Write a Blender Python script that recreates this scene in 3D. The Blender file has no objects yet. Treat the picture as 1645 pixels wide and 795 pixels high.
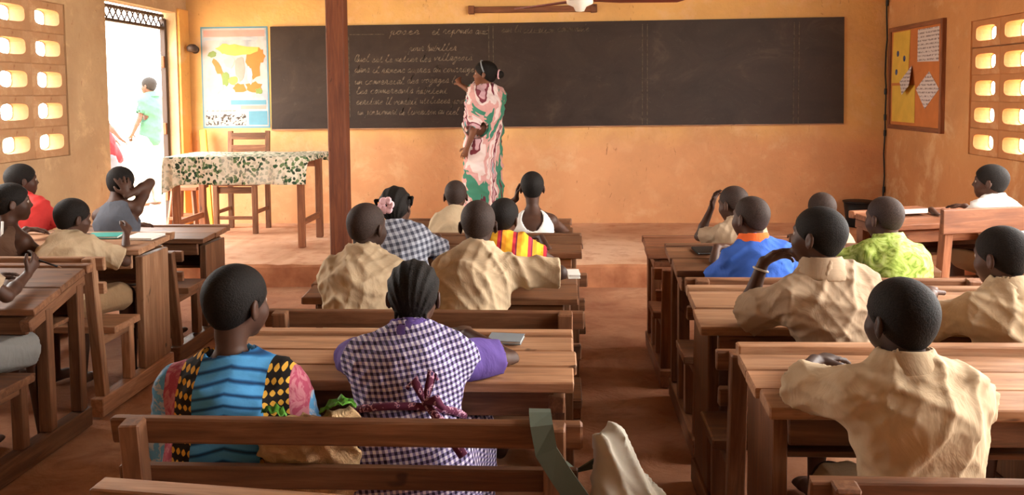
import bpy, bmesh, math, random
import numpy as np
from mathutils import Matrix, Vector, Euler

scene = bpy.context.scene
COL = scene.collection
R = math.radians
random.seed(7)

# ------------------------------------------------------------------ camera
cam_d = bpy.data.cameras.new('camera')
cam_d.sensor_width = 36.0
cam_d.lens = 1450.0 / 1645.0 * 36.0
cam_d.shift_y = -150.5 / 1645.0          # the photograph is the lower part of a 3:2 frame
cam_d.clip_start = 0.05
cam = bpy.data.objects.new('camera', cam_d); COL.objects.link(cam)
_y, _p, _r = R(3.1), R(3.8), R(0.5)
_fw = Vector((-math.sin(_y) * math.cos(_p), math.cos(_y) * math.cos(_p), -math.sin(_p)))
_r0 = Vector((math.cos(_y), math.sin(_y), 0)); _u0 = _r0.cross(_fw)
_rt = _r0 * math.cos(_r) - _u0 * math.sin(_r)
_up = _u0 * math.cos(_r) + _r0 * math.sin(_r)
cam.matrix_world = Matrix(((_rt.x, _up.x, -_fw.x, 0), (_rt.y, _up.y, -_fw.y, 0), (_rt.z, _up.z, -_fw.z, 1.46), (0, 0, 0, 1)))
scene.camera = cam

# ------------------------------------------------------------------ world, sun, daylight openings, exposure
world = bpy.data.worlds.new('sky'); scene.world = world; world.use_nodes = True
bg = world.node_tree.nodes['Background']
bg.inputs['Color'].default_value = (1.0, 0.965, 0.91, 1)
bg.inputs['Strength'].default_value = 8.0
sun_d = bpy.data.lights.new('sun', 'SUN'); sun_d.energy = 4.0; sun_d.angle = R(1.0); sun_d.color = (1.0, 0.93, 0.82)
sun = bpy.data.objects.new('sun', sun_d); COL.objects.link(sun)
sun.rotation_euler = Vector((-0.30, 0.22, -0.93)).to_track_quat('-Z', 'Y').to_euler()
def portal(name, loc, size, face):
    d = bpy.data.lights.new(name, 'AREA'); d.shape = 'RECTANGLE'; d.size, d.size_y = size
    d.cycles.is_portal = True
    o = bpy.data.objects.new(name, d); COL.objects.link(o); o.location = loc
    o.rotation_euler = Vector(face).to_track_quat('-Z', 'Z').to_euler()
portal('portal_window_right', (3.31, 3.2, 1.9), (4.8, 1.9), (-1, 0, 0))
portal('portal_window_left', (-3.90, 4.6, 1.9), (1.2, 1.7), (1, 0, 0))
portal('portal_door', (-3.90, 8.01, 1.22), (1.36, 2.1), (1, 0, 0))
portal('portal_vents_right', (3.31, 6.505, 1.474), (1.35, 1.02), (-1, 0, 0))
portal('portal_vents_left', (-3.90, 6.047, 1.593), (1.32, 1.14), (1, 0, 0))
scene.view_settings.view_transform = 'Standard'
scene.view_settings.look = 'None'
scene.view_settings.exposure = 1.2
scene.view_settings.gamma = 1.0
scene.view_settings.use_curve_mapping = False
scene.cycles.max_bounces = 6
scene.cycles.diffuse_bounces = 4

# ------------------------------------------------------------------ materials
def s2l(c):
    return tuple((v / 255 / 12.92) if v / 255 <= 0.04045 else ((v / 255 + 0.055) / 1.055) ** 2.4 for v in c)
MATS = {}
class NT:
    def __init__(s, name, rough=0.8):
        s.m = bpy.data.materials.new(name); s.m.use_nodes = True
        s.t = s.m.node_tree; s.b = s.t.nodes['Principled BSDF']
        s.b.inputs['Roughness'].default_value = rough
        if 'Specular IOR Level' in s.b.inputs: s.b.inputs['Specular IOR Level'].default_value = 0.3
    def n(s, typ, **k):
        nd = s.t.nodes.new(typ)
        for a, v in k.items():
            if a.startswith('_'): setattr(nd, a[1:], v)
            else: nd.inputs[a].default_value = v
        return nd
    def l(s, a, b): s.t.links.new(a, b)
    def coord(s, kind='Object', scale=(1, 1, 1), rot=(0, 0, 0), loc=(0, 0, 0), rnd=False):
        tc = s.n('ShaderNodeTexCoord'); mp = s.n('ShaderNodeMapping')
        mp.inputs['Scale'].default_value = scale; mp.inputs['Rotation'].default_value = rot; mp.inputs['Location'].default_value = loc
        src = tc.outputs[kind]
        if rnd:
            oi = s.n('ShaderNodeObjectInfo'); mu = s.n('ShaderNodeVectorMath', _operation='MULTIPLY_ADD')
            s.l(oi.outputs['Random'], mu.inputs[0]); mu.inputs[1].default_value = (37, 23, 11); s.l(src, mu.inputs[2]); src = mu.outputs[0]
        s.l(src, mp.inputs['Vector']); return mp.outputs['Vector']
    def noise(s, vec, scale, detail=4, rough=0.55, dist=0.0):
        nd = s.n('ShaderNodeTexNoise', Scale=scale, Detail=detail, Roughness=rough, Distortion=dist)
        s.l(vec, nd.inputs['Vector']); return nd.outputs['Fac']
    def ramp(s, fac, stops, interp='LINEAR'):
        r = s.n('ShaderNodeValToRGB'); r.color_ramp.interpolation = interp
        e = r.color_ramp.elements
        while len(e) > 1: e.remove(e[-1])
        e[0].position = stops[0][0]; e[0].color = (*stops[0][1], 1)
        for p, c in stops[1:]:
            x = e.new(p); x.color = (*c, 1)
        s.l(fac, r.inputs['Fac']); return r.outputs['Color']
    def mix(s, fac, a, b, mode='MIX'):
        m = s.n('ShaderNodeMix', _data_type='RGBA', _blend_type=mode)
        for sock, v in ((m.inputs[0], fac), (m.inputs[6], a), (m.inputs[7], b)):
            if hasattr(v, 'links'): s.l(v, sock)
            elif isinstance(v, (int, float)): sock.default_value = v
            else: sock.default_value = (*v, 1)
        return m.outputs[2]
    def math(s, op, a, b=0.0, c=None):
        m = s.n('ShaderNodeMath', _operation=op)
        for i, v in enumerate((a, b, c)):
            if v is None: continue
            if hasattr(v, 'links'): s.l(v, m.inputs[i])
            else: m.inputs[i].default_value = v
        return m.outputs[0]
    def sep(s, vec):
        x = s.n('ShaderNodeSeparateXYZ'); s.l(vec, x.inputs[0]); return x.outputs
    def bump(s, h, strength=0.3, dist=0.01):
        b = s.n('ShaderNodeBump', Strength=strength, Distance=dist); s.l(h, b.inputs['Height']); s.l(b.outputs[0], s.b.inputs['Normal'])
    def col(s, c):
        if hasattr(c, 'links'): s.l(c, s.b.inputs['Base Color'])
        else: s.b.inputs['Base Color'].default_value = (*c, 1)
    def done(s, key):
        MATS[key] = s.m; return s.m

def plain(key, c, rough=0.7, var=0.15, scale=6, bump=0.0):
    t = NT(key, rough); v = t.coord()
    f = t.noise(v, scale)
    a = s2l(c)
    t.col(t.ramp(f, [(0.3, tuple(x * (1 - var) for x in a)), (0.7, tuple(min(1, x * (1 + var)) for x in a))]))
    if bump: t.bump(t.noise(v, scale * 6), bump)
    return t.done(key)

def wood(key, c_dark, c_mid, c_light, rough=0.6):
    t = NT(key, rough)
    v = t.coord('Object', (1.2, 14, 14), rnd=True)
    g = t.noise(v, 3.0, 6, 0.6, 0.6)
    v2 = t.coord('Object', (2, 5, 5), rnd=True)
    b = t.noise(v2, 1.6, 3)
    c = t.ramp(g, [(0.32, s2l(c_dark)), (0.5, s2l(c_mid)), (0.68, s2l(c_light))])
    c = t.mix(0.45, c, s2l(c_mid))
    c = t.mix(t.ramp(b, [(0.35, (0.30, 0.30, 0.30)), (0.6, (0, 0, 0))]), c, s2l(c_dark))
    kn = t.noise(t.coord('Object', (1, 2.2, 2.2), rnd=True), 7.5, 2, 0.5, 0.3)
    c = t.mix(t.ramp(kn, [(0.70, (0, 0, 0)), (0.76, (0.75, 0.75, 0.75))]), c, s2l((48, 30, 22)))
    oi = t.n('ShaderNodeObjectInfo')
    hv = t.n('ShaderNodeHueSaturation', Hue=0.5, Saturation=1.0)
    t.l(t.math('MULTIPLY_ADD', oi.outputs['Random'], 0.45, 0.78), hv.inputs['Value']); t.l(c, hv.inputs['Color'])
    t.col(hv.outputs[0]); t.bump(g, 0.35, 0.004)
    t.l(t.math('MULTIPLY_ADD', g, 0.3, rough - 0.15), t.b.inputs['Roughness'])
    return t.done(key)
wood('wood', (66, 43, 31), (120, 80, 55), (160, 116, 84), .5)
wood('wood_pale', (112, 76, 54), (172, 127, 94), (210, 168, 134), .48)
wood('wood_red', (84, 48, 32), (134, 84, 56), (168, 112, 78))
wood('wood_post', (70, 34, 22), (104, 56, 34), (130, 76, 46), 0.7)

def plaster(key, zsplit, hi, lo, blot, kind='wall'):
    t = NT(key, 0.9); v = t.coord('Object')
    n1 = t.noise(v, 1.3, 6, 0.6); n2 = t.noise(v, 5.0, 6, 0.65, 0.4); n3 = t.noise(v, 26, 3)
    z = t.sep(v)[2]
    zz = t.math('MULTIPLY_ADD', n1, 0.45, z)
    zf = t.ramp(t.math('MULTIPLY_ADD', zz, 1.0, 0.5 - zsplit - 0.22), [(0.35, (0, 0, 0)), (0.65, (1, 1, 1))])
    c = t.mix(zf, s2l(lo), s2l(hi))
    c = t.mix(t.ramp(n2, [(0.52, (0, 0, 0)), (0.72, (0.55, 0.55, 0.55))]), c, s2l(blot))
    c = t.mix(t.ramp(n1, [(0.35, (0.35, 0.35, 0.35)), (0.55, (0, 0, 0))]), c, s2l(tuple(x * 0.8 for x in lo)))
    sp = t.noise(v, 11, 5, 0.7)
    c = t.mix(t.ramp(sp, [(0.68, (0, 0, 0)), (0.76, (0.5, 0.5, 0.5))]), c, s2l((120, 62, 34)))
    sc_ = t.noise(t.coord('Object', (9, 9, 2.2)), 3.2, 5, 0.7, 0.8)
    c = t.mix(t.ramp(sc_, [(0.64, (0, 0, 0)), (0.70, (0.6, 0.6, 0.6))]), c, s2l((132, 74, 44)))
    pt = t.noise(v, 2.4, 7, 0.7, 0.3)
    c = t.mix(t.ramp(pt, [(0.55, (0, 0, 0)), (0.66, (0.45, 0.45, 0.45))]), c, s2l((232, 196, 150)))
    t.col(c); t.bump(t.math('MULTIPLY_ADD', n3, 0.4, n2), 0.6, 0.014)
    return t.done(key)
plaster('wall_back', 1.05, (228, 182, 114), (222, 164, 116), (234, 186, 140))
plaster('wall_side', 0.5, (194, 162, 122), (186, 142, 102), (208, 176, 138))
plaster('wall_right', 0.9, (208, 150, 96), (200, 138, 88), (218, 166, 116))
plaster('jamb', 0.0, (236, 182, 100), (226, 166, 90), (226, 160, 90))

def earth():
    t = NT('earth', 0.92); v = t.coord('Object')
    n1 = t.noise(v, 0.9, 6, 0.6, 0.5); n2 = t.noise(v, 4.5, 6, 0.65, 0.8); n3 = t.noise(v, 30, 4)
    c = t.ramp(n1, [(0.3, s2l((138, 90, 64))), (0.5, s2l((172, 120, 88))), (0.72, s2l((204, 160, 126)))])
    c = t.mix(t.ramp(n2, [(0.45, (0, 0, 0)), (0.7, (0.6, 0.6, 0.6))]), c, s2l((128, 70, 44)))
    t.col(c); t.bump(t.math('MULTIPLY_ADD', n3, 0.3, n2), 0.6, 0.02); t.done('earth')
    t = NT('cement', 0.85); v = t.coord('Object')
    n1 = t.noise(v, 1.1, 6, 0.6, 0.5); n2 = t.noise(v, 7, 6, 0.65)
    c = t.ramp(n1, [(0.3, s2l((190, 138, 104))), (0.5, s2l((214, 168, 134))), (0.72, s2l((230, 194, 164)))])
    c = t.mix(t.ramp(n2, [(0.5, (0, 0, 0)), (0.7, (0.5, 0.5, 0.5))]), c, s2l((168, 98, 62)))
    t.col(c); t.bump(n2, 0.4, 0.01); t.done('cement')
    t = NT('riser', 0.9); v = t.coord('Object'); n1 = t.noise(v, 3, 6, 0.6)
    t.col(t.ramp(n1, [(0.35, s2l((150, 92, 62))), (0.65, s2l((200, 138, 98)))])); t.bump(n1, 0.5, 0.01); t.done('riser')
earth()
plain('ground_out', (214, 186, 150), 0.9, 0.1, 2)

def board():
    t = NT('blackboard', 0.55); v = t.coord('Object')
    n = t.noise(t.coord('Object', (1, 1, 1.6)), 1.6, 6, 0.65, 1.2); m = t.noise(v, 14, 4, 0.7, 2.0)
    c = t.ramp(n, [(0.35, s2l((46, 34, 28))), (0.6, s2l((58, 45, 37))), (0.78, s2l((80, 66, 56)))])
    c = t.mix(t.ramp(m, [(0.6, (0, 0, 0)), (0.8, (0.25, 0.25, 0.25))]), c, s2l((110, 98, 88)))
    t.col(c); t.done('blackboard')
    t = NT('chalk', 0.95); n = t.noise(t.coord('Object'), 40, 3)
    t.col(t.ramp(n, [(0.35, s2l((68, 58, 50))), (0.65, s2l((142, 126, 108)))])); t.done('chalk')
    t = NT('chalk_faint', 0.95); n = t.noise(t.coord('Object'), 30, 3)
    t.col(t.ramp(n, [(0.35, s2l((56, 47, 40))), (0.65, s2l((104, 92, 78)))])); t.done('chalk_faint')
board()

def skin(key, c):
    t = NT(key, 0.56); v = t.coord()
    n = t.noise(v, 12, 4); a = s2l(c)
    t.col(t.ramp(n, [(0.3, tuple(x * 0.85 for x in a)), (0.7, tuple(x * 1.18 for x in a))]))
    t.bump(t.noise(v, 90, 3), 0.06, 0.003); t.done(key)
skin('skin', (76, 50, 38)); skin('skin_dark', (58, 39, 31)); skin('skin_warm', (112, 70, 48))
def hair(key, c, sc=220, st=0.5):
    t = NT(key, 0.7); v = t.coord()
    n = t.noise(v, sc, 3, 0.7); a = s2l(c)
    t.col(t.ramp(n, [(0.35, tuple(x * 0.6 for x in a)), (0.65, tuple(x * 1.5 for x in a))]))
    t.bump(n, st, 0.006); t.b.inputs['Specular IOR Level'].default_value = 0.18
    t.done(key)
hair('hair', (26, 21, 18)); hair('hair_cropped', (56, 44, 39), 260, 0.25)

def cloth(key, c, var=0.12, fold=0.4, rough=0.9):
    t = NT(key, rough); v = t.coord()
    n = t.noise(v, 5, 5, 0.6, 0.6); w = t.noise(t.coord('Object', (1, 1, 0.6)), 10, 4, 0.6, 1.0); a = s2l(c)
    t.col(t.ramp(n, [(0.3, tuple(x * (1 - var) for x in a)), (0.7, tuple(min(1, x * (1 + var)) for x in a))]))
    t.bump(w, fold * .9, 0.02); t.done(key)
cloth('khaki', (192, 168, 136)); cloth('khaki_dull', (172, 148, 122)); cloth('khaki_dark', (150, 120, 88))
cloth('white_cloth', (226, 222, 216)); cloth('blue_cloth', (58, 98, 186)); cloth('orange_cloth', (232, 104, 46))
cloth('grey_cloth', (128, 126, 122)); cloth('slate_cloth', (82, 84, 92)); cloth('red_cloth', (214, 62, 58))
cloth('teal_cloth', (54, 92, 74)); cloth('deep_red', (120, 14, 20)); cloth('violet', (98, 76, 146)); cloth('navy_cloth', (44, 46, 62)); cloth('brown_cloth', (92, 66, 50))

def pattern_mats():
    # small violet and white gingham
    t = NT('gingham', 0.9); v = t.coord('Object', (1, 0.35, 1), (0, R(8), 0)); o = t.sep(v)
    def stripe(a, per):
        return t.math('GREATER_THAN', t.math('SINE', t.math('MULTIPLY', a, 2 * math.pi / per)), 0.0)
    a = stripe(t.math('ADD', o[0], o[1]), 0.0145); b = stripe(o[2], 0.0145)
    f = t.math('MULTIPLY', t.math('ADD', a, b), 0.5)
    t.col(t.ramp(f, [(0.0, s2l((222, 214, 228))), (0.25, s2l((222, 214, 228))), (0.5, s2l((134, 122, 164))), (0.75, s2l((54, 44, 76))), (1.0, s2l((46, 36, 66)))]))
    t.bump(t.noise(t.coord(), 16, 4, 0.55, 1.5), 0.35, 0.02); t.done('gingham')
    # grey plaid
    t = NT('plaid', 0.9); v = t.coord('Object', (1, 0.4, 1), (0, R(12), 0)); o = t.sep(v)
    a = stripe(t.math('ADD', o[0], o[1]), 0.03); b = stripe(o[2], 0.03)
    f = t.math('MULTIPLY', t.math('ADD', a, b), 0.5)
    t.col(t.ramp(f, [(0.0, s2l((176, 178, 188))), (0.5, s2l((128, 130, 142))), (1.0, s2l((70, 72, 84)))]))
    t.bump(t.noise(t.coord(), 16, 4), 0.3, 0.02); t.done('plaid')
    # green shirt with darker scrolls
    t = NT('green_print', 0.9); v = t.coord()
    n = t.noise(v, 14, 3, 0.6, 2.5)
    t.col(t.ramp(n, [(0.38, s2l((112, 134, 46))), (0.5, s2l((166, 188, 88))), (0.66, s2l((196, 212, 128)))]))
    t.bump(t.noise(v, 16, 4), 0.3, 0.02); t.done('green_print')
    # red, yellow and dark striped wrap
    t = NT('stripes_hot', 0.9); o = t.sep(t.coord('Object', (1, 0.2, 0.25), (0, R(-10), 0)))
    w = t.math('FRACT', t.math('MULTIPLY', o[0], 14.0))
    t.col(t.ramp(w, [(0.0, s2l((236, 176, 44))), (0.42, s2l((204, 50, 62))), (0.62, s2l((120, 40, 60))), (0.72, s2l((230, 150, 40)))], 'CONSTANT'))
    t.done('stripes_hot')
    # wax print: blue centre with dark waves, black panels with yellow dots, pink and pale blue sleeves
    t = NT('wax_print', 0.9); v = t.coord('Object'); o = t.sep(v)
    x = t.math('ADD', o[0], -0.02); ax = t.math('ABSOLUTE', x)
    wav = t.math('SINE', t.math('ADD', t.math('MULTIPLY', o[2], 2 * math.pi / 0.026), t.math('MULTIPLY', t.math('ABSOLUTE', x), 55.0)))
    nz = t.noise(v, 60, 2)
    blue = t.ramp(t.math('MULTIPLY_ADD', wav, 0.5, 0.5), [(0.0, s2l((30, 62, 100))), (0.16, s2l((46, 116, 176))), (0.4, s2l((84, 160, 216)))])
    dots = t.math('MULTIPLY', t.math('SINE', t.math('MULTIPLY', o[0], 2 * math.pi / 0.02)), t.math('SINE', t.math('MULTIPLY', o[2], 2 * math.pi / 0.045)))
    dd = t.math('GREATER_THAN', t.math('ADD', t.math('SINE', t.math('MULTIPLY', o[2], 2 * math.pi / 0.026)), t.math('MULTIPLY', t.math('SINE', t.math('MULTIPLY', o[0], 2 * math.pi / 0.017)), .75)), 0.45)
    black = t.mix(dd, s2l((30, 24, 22)), s2l((226, 172, 66)))
    pink = t.mix(t.ramp(t.noise(v, 28, 3, 0.6, 2), [(0.45, (0, 0, 0)), (0.55, (1, 1, 1))]), s2l((168, 72, 96)), s2l((190, 120, 130)))
    pale = t.mix(t.ramp(t.noise(v, 24, 3, 0.6, 2), [(0.5, (0, 0, 0)), (0.58, (1, 1, 1))]), s2l((92, 158, 206)), s2l((170, 180, 196)))
    c = t.mix(t.math('GREATER_THAN', ax, 0.083), blue, black)
    c = t.mix(t.math('GREATER_THAN', ax, 0.138), c, pink)
    c = t.mix(t.math('GREATER_THAN', ax, 0.178), c, pale)
    t.col(c); t.bump(t.noise(v, 14, 4), 0.25, 0.02); t.done('wax_print')
    # teacher's robe: large patches of pink, white, green, teal and wine red
    t = NT('robe_print', 0.85); v = t.coord('Object', (1, 1, 0.55))
    n = t.noise(v, 2.6, 3, 0.5, 1.6)
    c = t.ramp(n, [(0.0, s2l((92, 40, 52))), (0.32, s2l((64, 128, 104))), (0.44, s2l((206, 156, 150))), (0.49, s2l((222, 204, 198))), (0.54, s2l((120, 54, 64))), (0.575, s2l((200, 160, 164))), (0.63, s2l((70, 150, 150)))], 'CONSTANT')
    t.col(c); t.bump(t.noise(v, 9, 4), 0.3, 0.02); t.done('robe_print')
    # table cloth: cream with green leaves and flowers
    t = NT('floral', 0.85); v = t.coord('Object')
    vo = t.n('ShaderNodeTexVoronoi', Scale=34.0, Randomness=1.0); vd = t.n('ShaderNodeVectorMath', _operation='MULTIPLY_ADD')
    nn = t.n('ShaderNodeTexNoise', Scale=14.0, Detail=3.0); t.l(v, nn.inputs['Vector'])
    t.l(nn.outputs['Color'], vd.inputs[0]); vd.inputs[1].default_value = (0.07, 0.07, 0.07); t.l(v, vd.inputs[2]); t.l(vd.outputs[0], vo.inputs['Vector'])
    leaf = t.ramp(vo.outputs['Distance'], [(0.50, (1, 1, 1)), (0.6, (0, 0, 0))])
    hue = t.ramp(t.sep(vo.outputs['Color'])[0], [(0.0, s2l((52, 84, 54))), (0.35, s2l((104, 126, 82))), (0.6, s2l((48, 62, 46))), (0.78, s2l((206, 194, 168)))], 'CONSTANT')
    big = t.ramp(t.noise(v, 3.0, 2), [(0.34, (0.35, 0.35, 0.35)), (0.45, (1, 1, 1))])
    t.col(t.mix(t.mix(1.0, leaf, big, 'MULTIPLY'), s2l((232, 222, 200)), hue)); t.done('floral')
    # poster paper, soft grey with faint patches
    t = NT('poster_paper', 0.5); v = t.coord('Object'); n = t.noise(v, 5, 3)
    t.col(t.ramp(n, [(0.35, s2l((150, 156, 164))), (0.5, s2l((180, 180, 180))), (0.65, s2l((186, 174, 166)))])); t.done('poster_paper')
    t = NT('photo_print', 0.5); n = t.noise(t.coord('Object'), 42, 2)
    t.col(t.ramp(n, [(0.40, s2l((60, 52, 46))), (0.48, s2l((214, 206, 198))), (0.55, s2l((206, 160, 130))), (0.62, s2l((224, 220, 214)))], 'CONSTANT')); t.done('photo_print')
    t = NT('text_print', 0.7); v = t.coord('Object'); o = t.sep(v)
    ln = t.math('GREATER_THAN', t.math('SINE', t.math('MULTIPLY', o[2], 190.0)), 0.2); nz = t.math('GREATER_THAN', t.noise(v, 45, 2), 0.47)
    t.col(t.mix(t.math('MULTIPLY', ln, nz), s2l((218, 206, 200)), s2l((150, 134, 130)))); t.done('text_print')
    t = NT('paper_bag', 0.9); v = t.coord('Object'); n = t.noise(v, 7, 5, 0.6, 1.0)
    t.col(t.ramp(n, [(0.35, s2l((164, 128, 92))), (0.65, s2l((214, 180, 134)))])); t.bump(t.noise(v, 22, 5, 0.7, 1.5), 0.8, 0.02); t.done('paper_bag')
pattern_mats()
for k, c, r in (('black', (26, 24, 24), 0.5), ('iron', (66, 50, 42), 0.5), ('white_enamel', (226, 222, 214), 0.35), ('fan_red', (112, 42, 28), 0.45), ('yellow_paint', (222, 168, 62), 0.6),
                ('yellow_paper', (222, 182, 76), 0.8), ('cork', (200, 122, 66), 0.9), ('slate_grey', (132, 140, 146), 0.5), ('teal_print', (60, 150, 140), 0.7), ('paper', (226, 222, 214), 0.8), ('eye_white', (176, 160, 148), 0.3), ('bag_grey', (184, 178, 162), 0.85),
                ('strap_green', (78, 84, 70), 0.85), ('poster_blue', (92, 144, 164), 0.5), ('poster_grey', (170, 178, 186), 0.5), ('map_orange', (206, 118, 50), 0.5), ('map_yellow', (206, 176, 84), 0.5), ('map_pink', (196, 150, 140), 0.5), ('map_green', (120, 142, 72), 0.5), ('map_pale', (196, 188, 166), 0.5), ('leaf_green', (88, 150, 50), 0.6), ('tomato', (178, 62, 44), 0.5), ('flower_pink', (236, 190, 196), 0.8), ('pin_blue', (66, 82, 130), 0.5), ('pencil_red', (176, 74, 52), 0.6), ('bracelet', (206, 200, 190), 0.4), ('mortar', (150, 96, 58), 0.95), ('tile_roof', (112, 100, 90), 0.8)):
    plain(k, c, r, 0.08, 8)
M = MATS

# ------------------------------------------------------------------ object helpers
def link(name, me, mat=None, parent=None, loc=(0, 0, 0), rot=(0, 0, 0)):
    o = bpy.data.objects.new(name, me); COL.objects.link(o)
    o.location = loc; o.rotation_euler = rot
    if mat is not None and me is not None:
        if not me.materials: me.materials.append(M[mat])
    if parent: o.parent = parent
    return o
def tag(o, label, cat, group=None):
    o['label'] = label; o['category'] = cat
    if group: o['group'] = group
    return o
def empty(name, loc=(0, 0, 0), rz=0.0):
    o = bpy.data.objects.new(name, None); COL.objects.link(o); o.location = loc; o.rotation_euler = (0, 0, rz); o.empty_display_size = 0.05
    return o
def struct(o):
    o['kind'] = 'structure'; return o
def pymesh(name, verts, faces, smooth=False):
    me = bpy.data.meshes.new(name); me.from_pydata([tuple(map(float, v)) for v in verts], [], faces)
    if smooth: me.polygons.foreach_set('use_smooth', [True] * len(me.polygons))
    me.update(); return me
def boxmesh(L, W, T, c=0.004, bow=0.0, rnd=None):
    """box with chamfered edges; long axis on local X"""
    hx, hy, hz = L / 2, W / 2, T / 2; c = min(c, hx * .4, hy * .4, hz * .4)
    bm = bmesh.new()
    vs = []
    for sx in (-1, 1):
        for sy in (-1, 1):
            for sz in (-1, 1):
                for k in range(3):
                    p = [sx * hx, sy * hy, sz * hz]
                    for j in range(3):
                        if j != k: p[j] -= (sx, sy, sz)[j] * c
                    if rnd: p = [a + rnd.uniform(-1, 1) * 0.0016 for a in p]
                    vs.append(bm.verts.new(p))
    bmesh.ops.convex_hull(bm, input=vs)
    if rnd: pass
    me = bpy.data.meshes.new('box'); bm.to_mesh(me); bm.free(); return me
_rb = random.Random(3)
def box(name, c, size, mat, parent=None, rot=(0, 0, 0), chamfer=0.004, wob=True):
    s = list(size); i = s.index(max(s))
    if i == 0: me = boxmesh(s[0], s[1], s[2], chamfer, rnd=_rb if wob else None); q = Matrix()
    elif i == 1: me = boxmesh(s[1], s[0], s[2], chamfer, rnd=_rb if wob else None); q = Matrix.Rotation(R(90), 4, 'Z')
    else: me = boxmesh(s[2], s[1], s[0], chamfer, rnd=_rb if wob else None); q = Matrix.Rotation(R(-90), 4, 'Y')
    o = link(name, me, mat, parent)
    o.matrix_basis = Matrix.Translation(c) @ Euler(rot).to_matrix().to_4x4() @ q
    return o
def bar(name, a, b, w, t, mat, parent=None, roll=0.0):
    """a squared bar from a to b"""
    a, b = Vector(a), Vector(b); d = b - a
    me = boxmesh(d.length, w, t, 0.004, rnd=_rb)
    o = link(name, me, mat, parent)
    q = d.to_track_quat('X', 'Z').to_matrix().to_4x4() @ Matrix.Rotation(roll, 4, 'X')
    o.matrix_basis = Matrix.Translation((a + b) / 2) @ q
    return o
def tube(pts, r, seg=8, closed=False):
    pts = [Vector(p) for p in pts]; rs = r if isinstance(r, (list, tuple)) else [r] * len(pts)
    V, F = [], []; n = len(pts)
    up = Vector((0, 0, 1))
    for i, p in enumerate(pts):
        d = (pts[min(i + 1, n - 1)] - pts[max(i - 1, 0)]).normalized()
        s = d.cross(up if abs(d.z) < 0.95 else Vector((1, 0, 0))).normalized(); u = s.cross(d)
        for k in range(seg):
            a = 2 * math.pi * k / seg; V.append(p + (s * math.cos(a) + u * math.sin(a)) * rs[i])
    for i in range(n - 1):
        for k in range(seg):
            k2 = (k + 1) % seg; F.append((i * seg + k, i * seg + k2, (i + 1) * seg + k2, (i + 1) * seg + k))
    F.append(tuple(range(seg - 1, -1, -1))); F.append(tuple((n - 1) * seg + k for k in range(seg)))
    return pymesh('tube', V, F, True)
def lathe(prof, seg=20):
    V, F = [], []
    for r, z in prof:
        for k in range(seg):
            a = 2 * math.pi * k / seg; V.append((r * math.cos(a), r * math.sin(a), z))
    for i in range(len(prof) - 1):
        for k in range(seg):
            k2 = (k + 1) % seg; F.append((i * seg + k, i * seg + k2, (i + 1) * seg + k2, (i + 1) * seg + k))
    F.append(tuple(range(seg - 1, -1, -1))); F.append(tuple((len(prof) - 1) * seg + k for k in range(seg)))
    return pymesh('lathe', V, F, True)
def slab(poly, y0, y1):
    """polygon in x,z extruded along y"""
    n = len(poly); V = [(x, y0, z) for x, z in poly] + [(x, y1, z) for x, z in poly]
    F = [tuple(range(n)), tuple(range(2 * n - 1, n - 1, -1))] + [(i + n, (i + 1) % n + n, (i + 1) % n, i) for i in range(n)]
    return pymesh('slab', V, F)

# ------------------------------------------------------------------ the room
XL, XR, YB, YR, ZC = -3.75, 3.16, 8.95, -2.2, 3.1
TH = 0.14
def holed_wall(name, axis, base, thick, u0, u1, z0, z1, holes, mat):
    """wall in the plane axis = base, growing to base+thick; holes as (u0, u1, z0, z1)"""
    us = sorted({u0, u1, *[h[0] for h in holes], *[h[1] for h in holes]}); zs = sorted({z0, z1, *[h[2] for h in holes], *[h[3] for h in holes]})
    def solid(i, j):
        if i < 0 or j < 0 or i >= len(us) - 1 or j >= len(zs) - 1: return False
        cu, cz = (us[i] + us[i + 1]) / 2, (zs[j] + zs[j + 1]) / 2
        return not any(h[0] < cu < h[1] and h[2] < cz < h[3] for h in holes)
    V, F = [], []
    def P(u, z, k):
        w = base + thick * k
        return (w, u, z) if axis == 'x' else (u, w, z)
    def quad(*ps):
        i = len(V); V.extend(ps); F.append((i, i + 1, i + 2, i + 3))
    for i in range(len(us) - 1):
        for j in range(len(zs) - 1):
            if not solid(i, j): continue
            a, b, c, d = us[i], us[i + 1], zs[j], zs[j + 1]
            quad(P(a, c, 0), P(b, c, 0), P(b, d, 0), P(a, d, 0)); quad(P(a, c, 1), P(a, d, 1), P(b, d, 1), P(b, c, 1))
            if not solid(i - 1, j): quad(P(a, c, 0), P(a, d, 0), P(a, d, 1), P(a, c, 1))
            if not solid(i + 1, j): quad(P(b, c, 0), P(b, c, 1), P(b, d, 1), P(b, d, 0))
            if not solid(i, j - 1): quad(P(a, c, 0), P(a, c, 1), P(b, c, 1), P(b, c, 0))
            if not solid(i, j + 1): quad(P(a, d, 0), P(b, d, 0), P(b, d, 1), P(a, d, 1))
    me = pymesh(name, V, F); bm = bmesh.new(); bm.from_mesh(me); bmesh.ops.remove_doubles(bm, verts=bm.verts, dist=1e-5); bmesh.ops.recalc_face_normals(bm, faces=bm.faces); bm.to_mesh(me); bm.free()
    return struct(link(name, me, mat))
CB = (0.44, 0.229, 0.12)      # vent block pitch along the wall, height, thickness
Lz = [1.135, 1.364, 1.593, 1.822, 2.05]; Ly = [6.487, 6.047, 5.607]
Rz_ = [1.065, 1.27, 1.472, 1.674, 1.884]; Ry_ = [6.955, 6.505, 6.055]
LP = (Ly[-1] - .22, Ly[0] + .22, Lz[0] - .1145, Lz[-1] + .1145)
RP = (Ry_[-1] - .225, Ry_[0] + .225, Rz_[0] - .1025, Rz_[-1] + .1025)
DOOR = (7.32, 8.70, 0.17, 2.28)
holed_wall('wall_left', 'x', XL, -TH, YR, YB + .2, 0, ZC, [LP, DOOR, (4.0, 5.2, 1.05, 2.75)], 'wall_side')
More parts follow.
